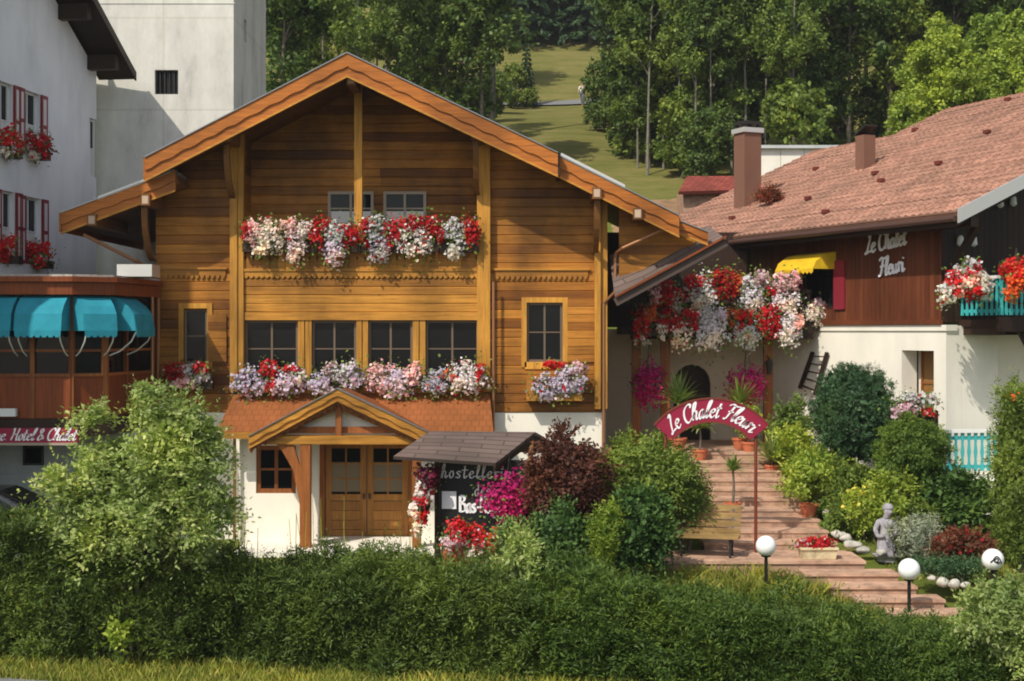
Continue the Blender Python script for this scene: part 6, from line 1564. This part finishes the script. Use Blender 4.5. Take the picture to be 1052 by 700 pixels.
for px in (268, 284, 300, 318, 336, 354, 372, 390, 408, 426, 444, 462, 480, 496):
    place('slim' if rt_.random() < .72 else 'broad', px + rt_.uniform(-5, 5), rt_.uniform(64, 80), rt_.uniform(.85, 1.1), 'slender pale tree in the grove behind the chalet gable, left of the meadow', 'trees between the tower and the meadow')
for px in (255, 300, 345, 395, 440, 470):
    place('broad', px + rt_.uniform(-8, 8), rt_.uniform(94, 108), rt_.uniform(1.0, 1.25), 'dark tree further back on the slope above the chalet gable', 'dark trees above the chalet gable')
for px in (280, 325, 375, 425, 465, 490):
    place('low', px, rt_.uniform(60, 66), rt_.uniform(.9, 1.3), 'bush below the grove right behind the chalet roof', 'bushes behind the chalet roof', cat='bush')
for row, (D, off_) in enumerate(((129, 0), (134, 17), (141, 5))):
    for px in range(440, 720, 24):
        place('fir' if (px // 27 + row) % 3 else 'broad', px + off_ + rt_.uniform(-6, 6), D + rt_.uniform(-1.5, 1.5), rt_.uniform(.95, 1.25), 'dark tree at the upper edge of the meadow', 'dark wood above the meadow')
for px in (654, 668, 684, 702, 718, 733, 752, 766, 790, 815):
    place('slim', px + rt_.uniform(-4, 4), rt_.uniform(66, 72), rt_.uniform(.85, 1.05), 'slender pale trunked tree in the wood behind the brown chimney', 'slender trees behind the chimney')
for px in (668, 690, 718, 745, 780, 815, 848, 880, 912, 945, 980, 1015, 1050, 1090, 1130):
    place('broad', px + rt_.uniform(-8, 8), rt_.uniform(70, 80), rt_.uniform(.85, 1.12), 'leafy tree in the dense wood behind the brown tiled roof', 'leafy trees behind the tiled roof')
for px in (650, 690, 730, 770, 810, 850, 890, 930, 970, 1010, 1050, 1095):
    place('broad', px + rt_.uniform(-10, 10), rt_.uniform(90, 106), rt_.uniform(1.15, 1.4), 'dark tree high on the slope behind the leafy wood on the right', 'dark trees high on the right slope')
for px in (626, 634, 642, 652, 664, 674, 688, 696, 705, 730, 755, 785, 812, 842, 872, 900):
    place('low', px + rt_.uniform(-5, 5), rt_.uniform(62, 74) if px > 650 else rt_.uniform(74, 84), rt_.uniform(1.0, 1.6), 'bush at the foot of the wood above the tiled roof', 'bushes at the foot of the wood', cat='bush')
for px, D in ((948, 61), (985, 60), (1020, 61), (1052, 59), (965, 64), (1000, 65), (1040, 65), (1085, 62)):
    place('bright', px, D, rt_.uniform(.85, 1.05), 'bright sunlit yellow green tree behind the tiled roof near the right edge', 'bright trees at the right edge')
place('low', 531, 101, 1.05, 'round dark bush standing alone on the meadow by the track', None, cat='bush')
place('fir', 541, 103, .28, 'small young fir behind the round bush on the meadow', None, sz=1.1)
for px in (480, 490, 500, 508): place('low', px, 92 + rt_.uniform(-6, 6), rt_.uniform(.7, 1.0), 'bush below the track at the left edge of the meadow', 'bushes at the meadow left edge', cat='bush')
# the far wood as one mass
fx = rng.uniform(-170, 170, 2600); fy = rng.uniform(146, 250, 2600); fz = gz(fx, fy); cl = np.stack([fx, fy, fz + rng.uniform(1, 13, 2600)], 1)
p = np.repeat(cl, 16, 0) + rng.normal(0, 1.4, (2600 * 16, 3)); d = nrm(rng.normal(0, 1, p.shape) + [0, -.8, .6])
tag(poly_mesh('woods', leaves(p, d, 1.5, .6, .6, .3), G['conifer']), 'far dark wood covering the hill top', 'woods', kind='stuff')

# ------------------------------------------------------------------ thin summer haze over the whole place
hm = bpy.data.materials.new('haze_air'); hm.use_nodes = True; ht = hm.node_tree; ht.nodes.remove(ht.nodes['Principled BSDF'])
hv = ht.nodes.new('ShaderNodeVolumePrincipled'); hv.inputs['Color'].default_value = (.93, .95, 1, 1); hv.inputs['Density'].default_value = .00032; hv.inputs['Anisotropy'].default_value = .2
ht.links.new(hv.outputs[0], ht.nodes['Material Output'].inputs['Volume'])
hz_ = MB(); hz_.box(-310, 310, -70, 430, -2, 190); tag(hz_.build('haze', hm), 'thin pale summer haze over the houses and the hillside', 'haze', kind='stuff')
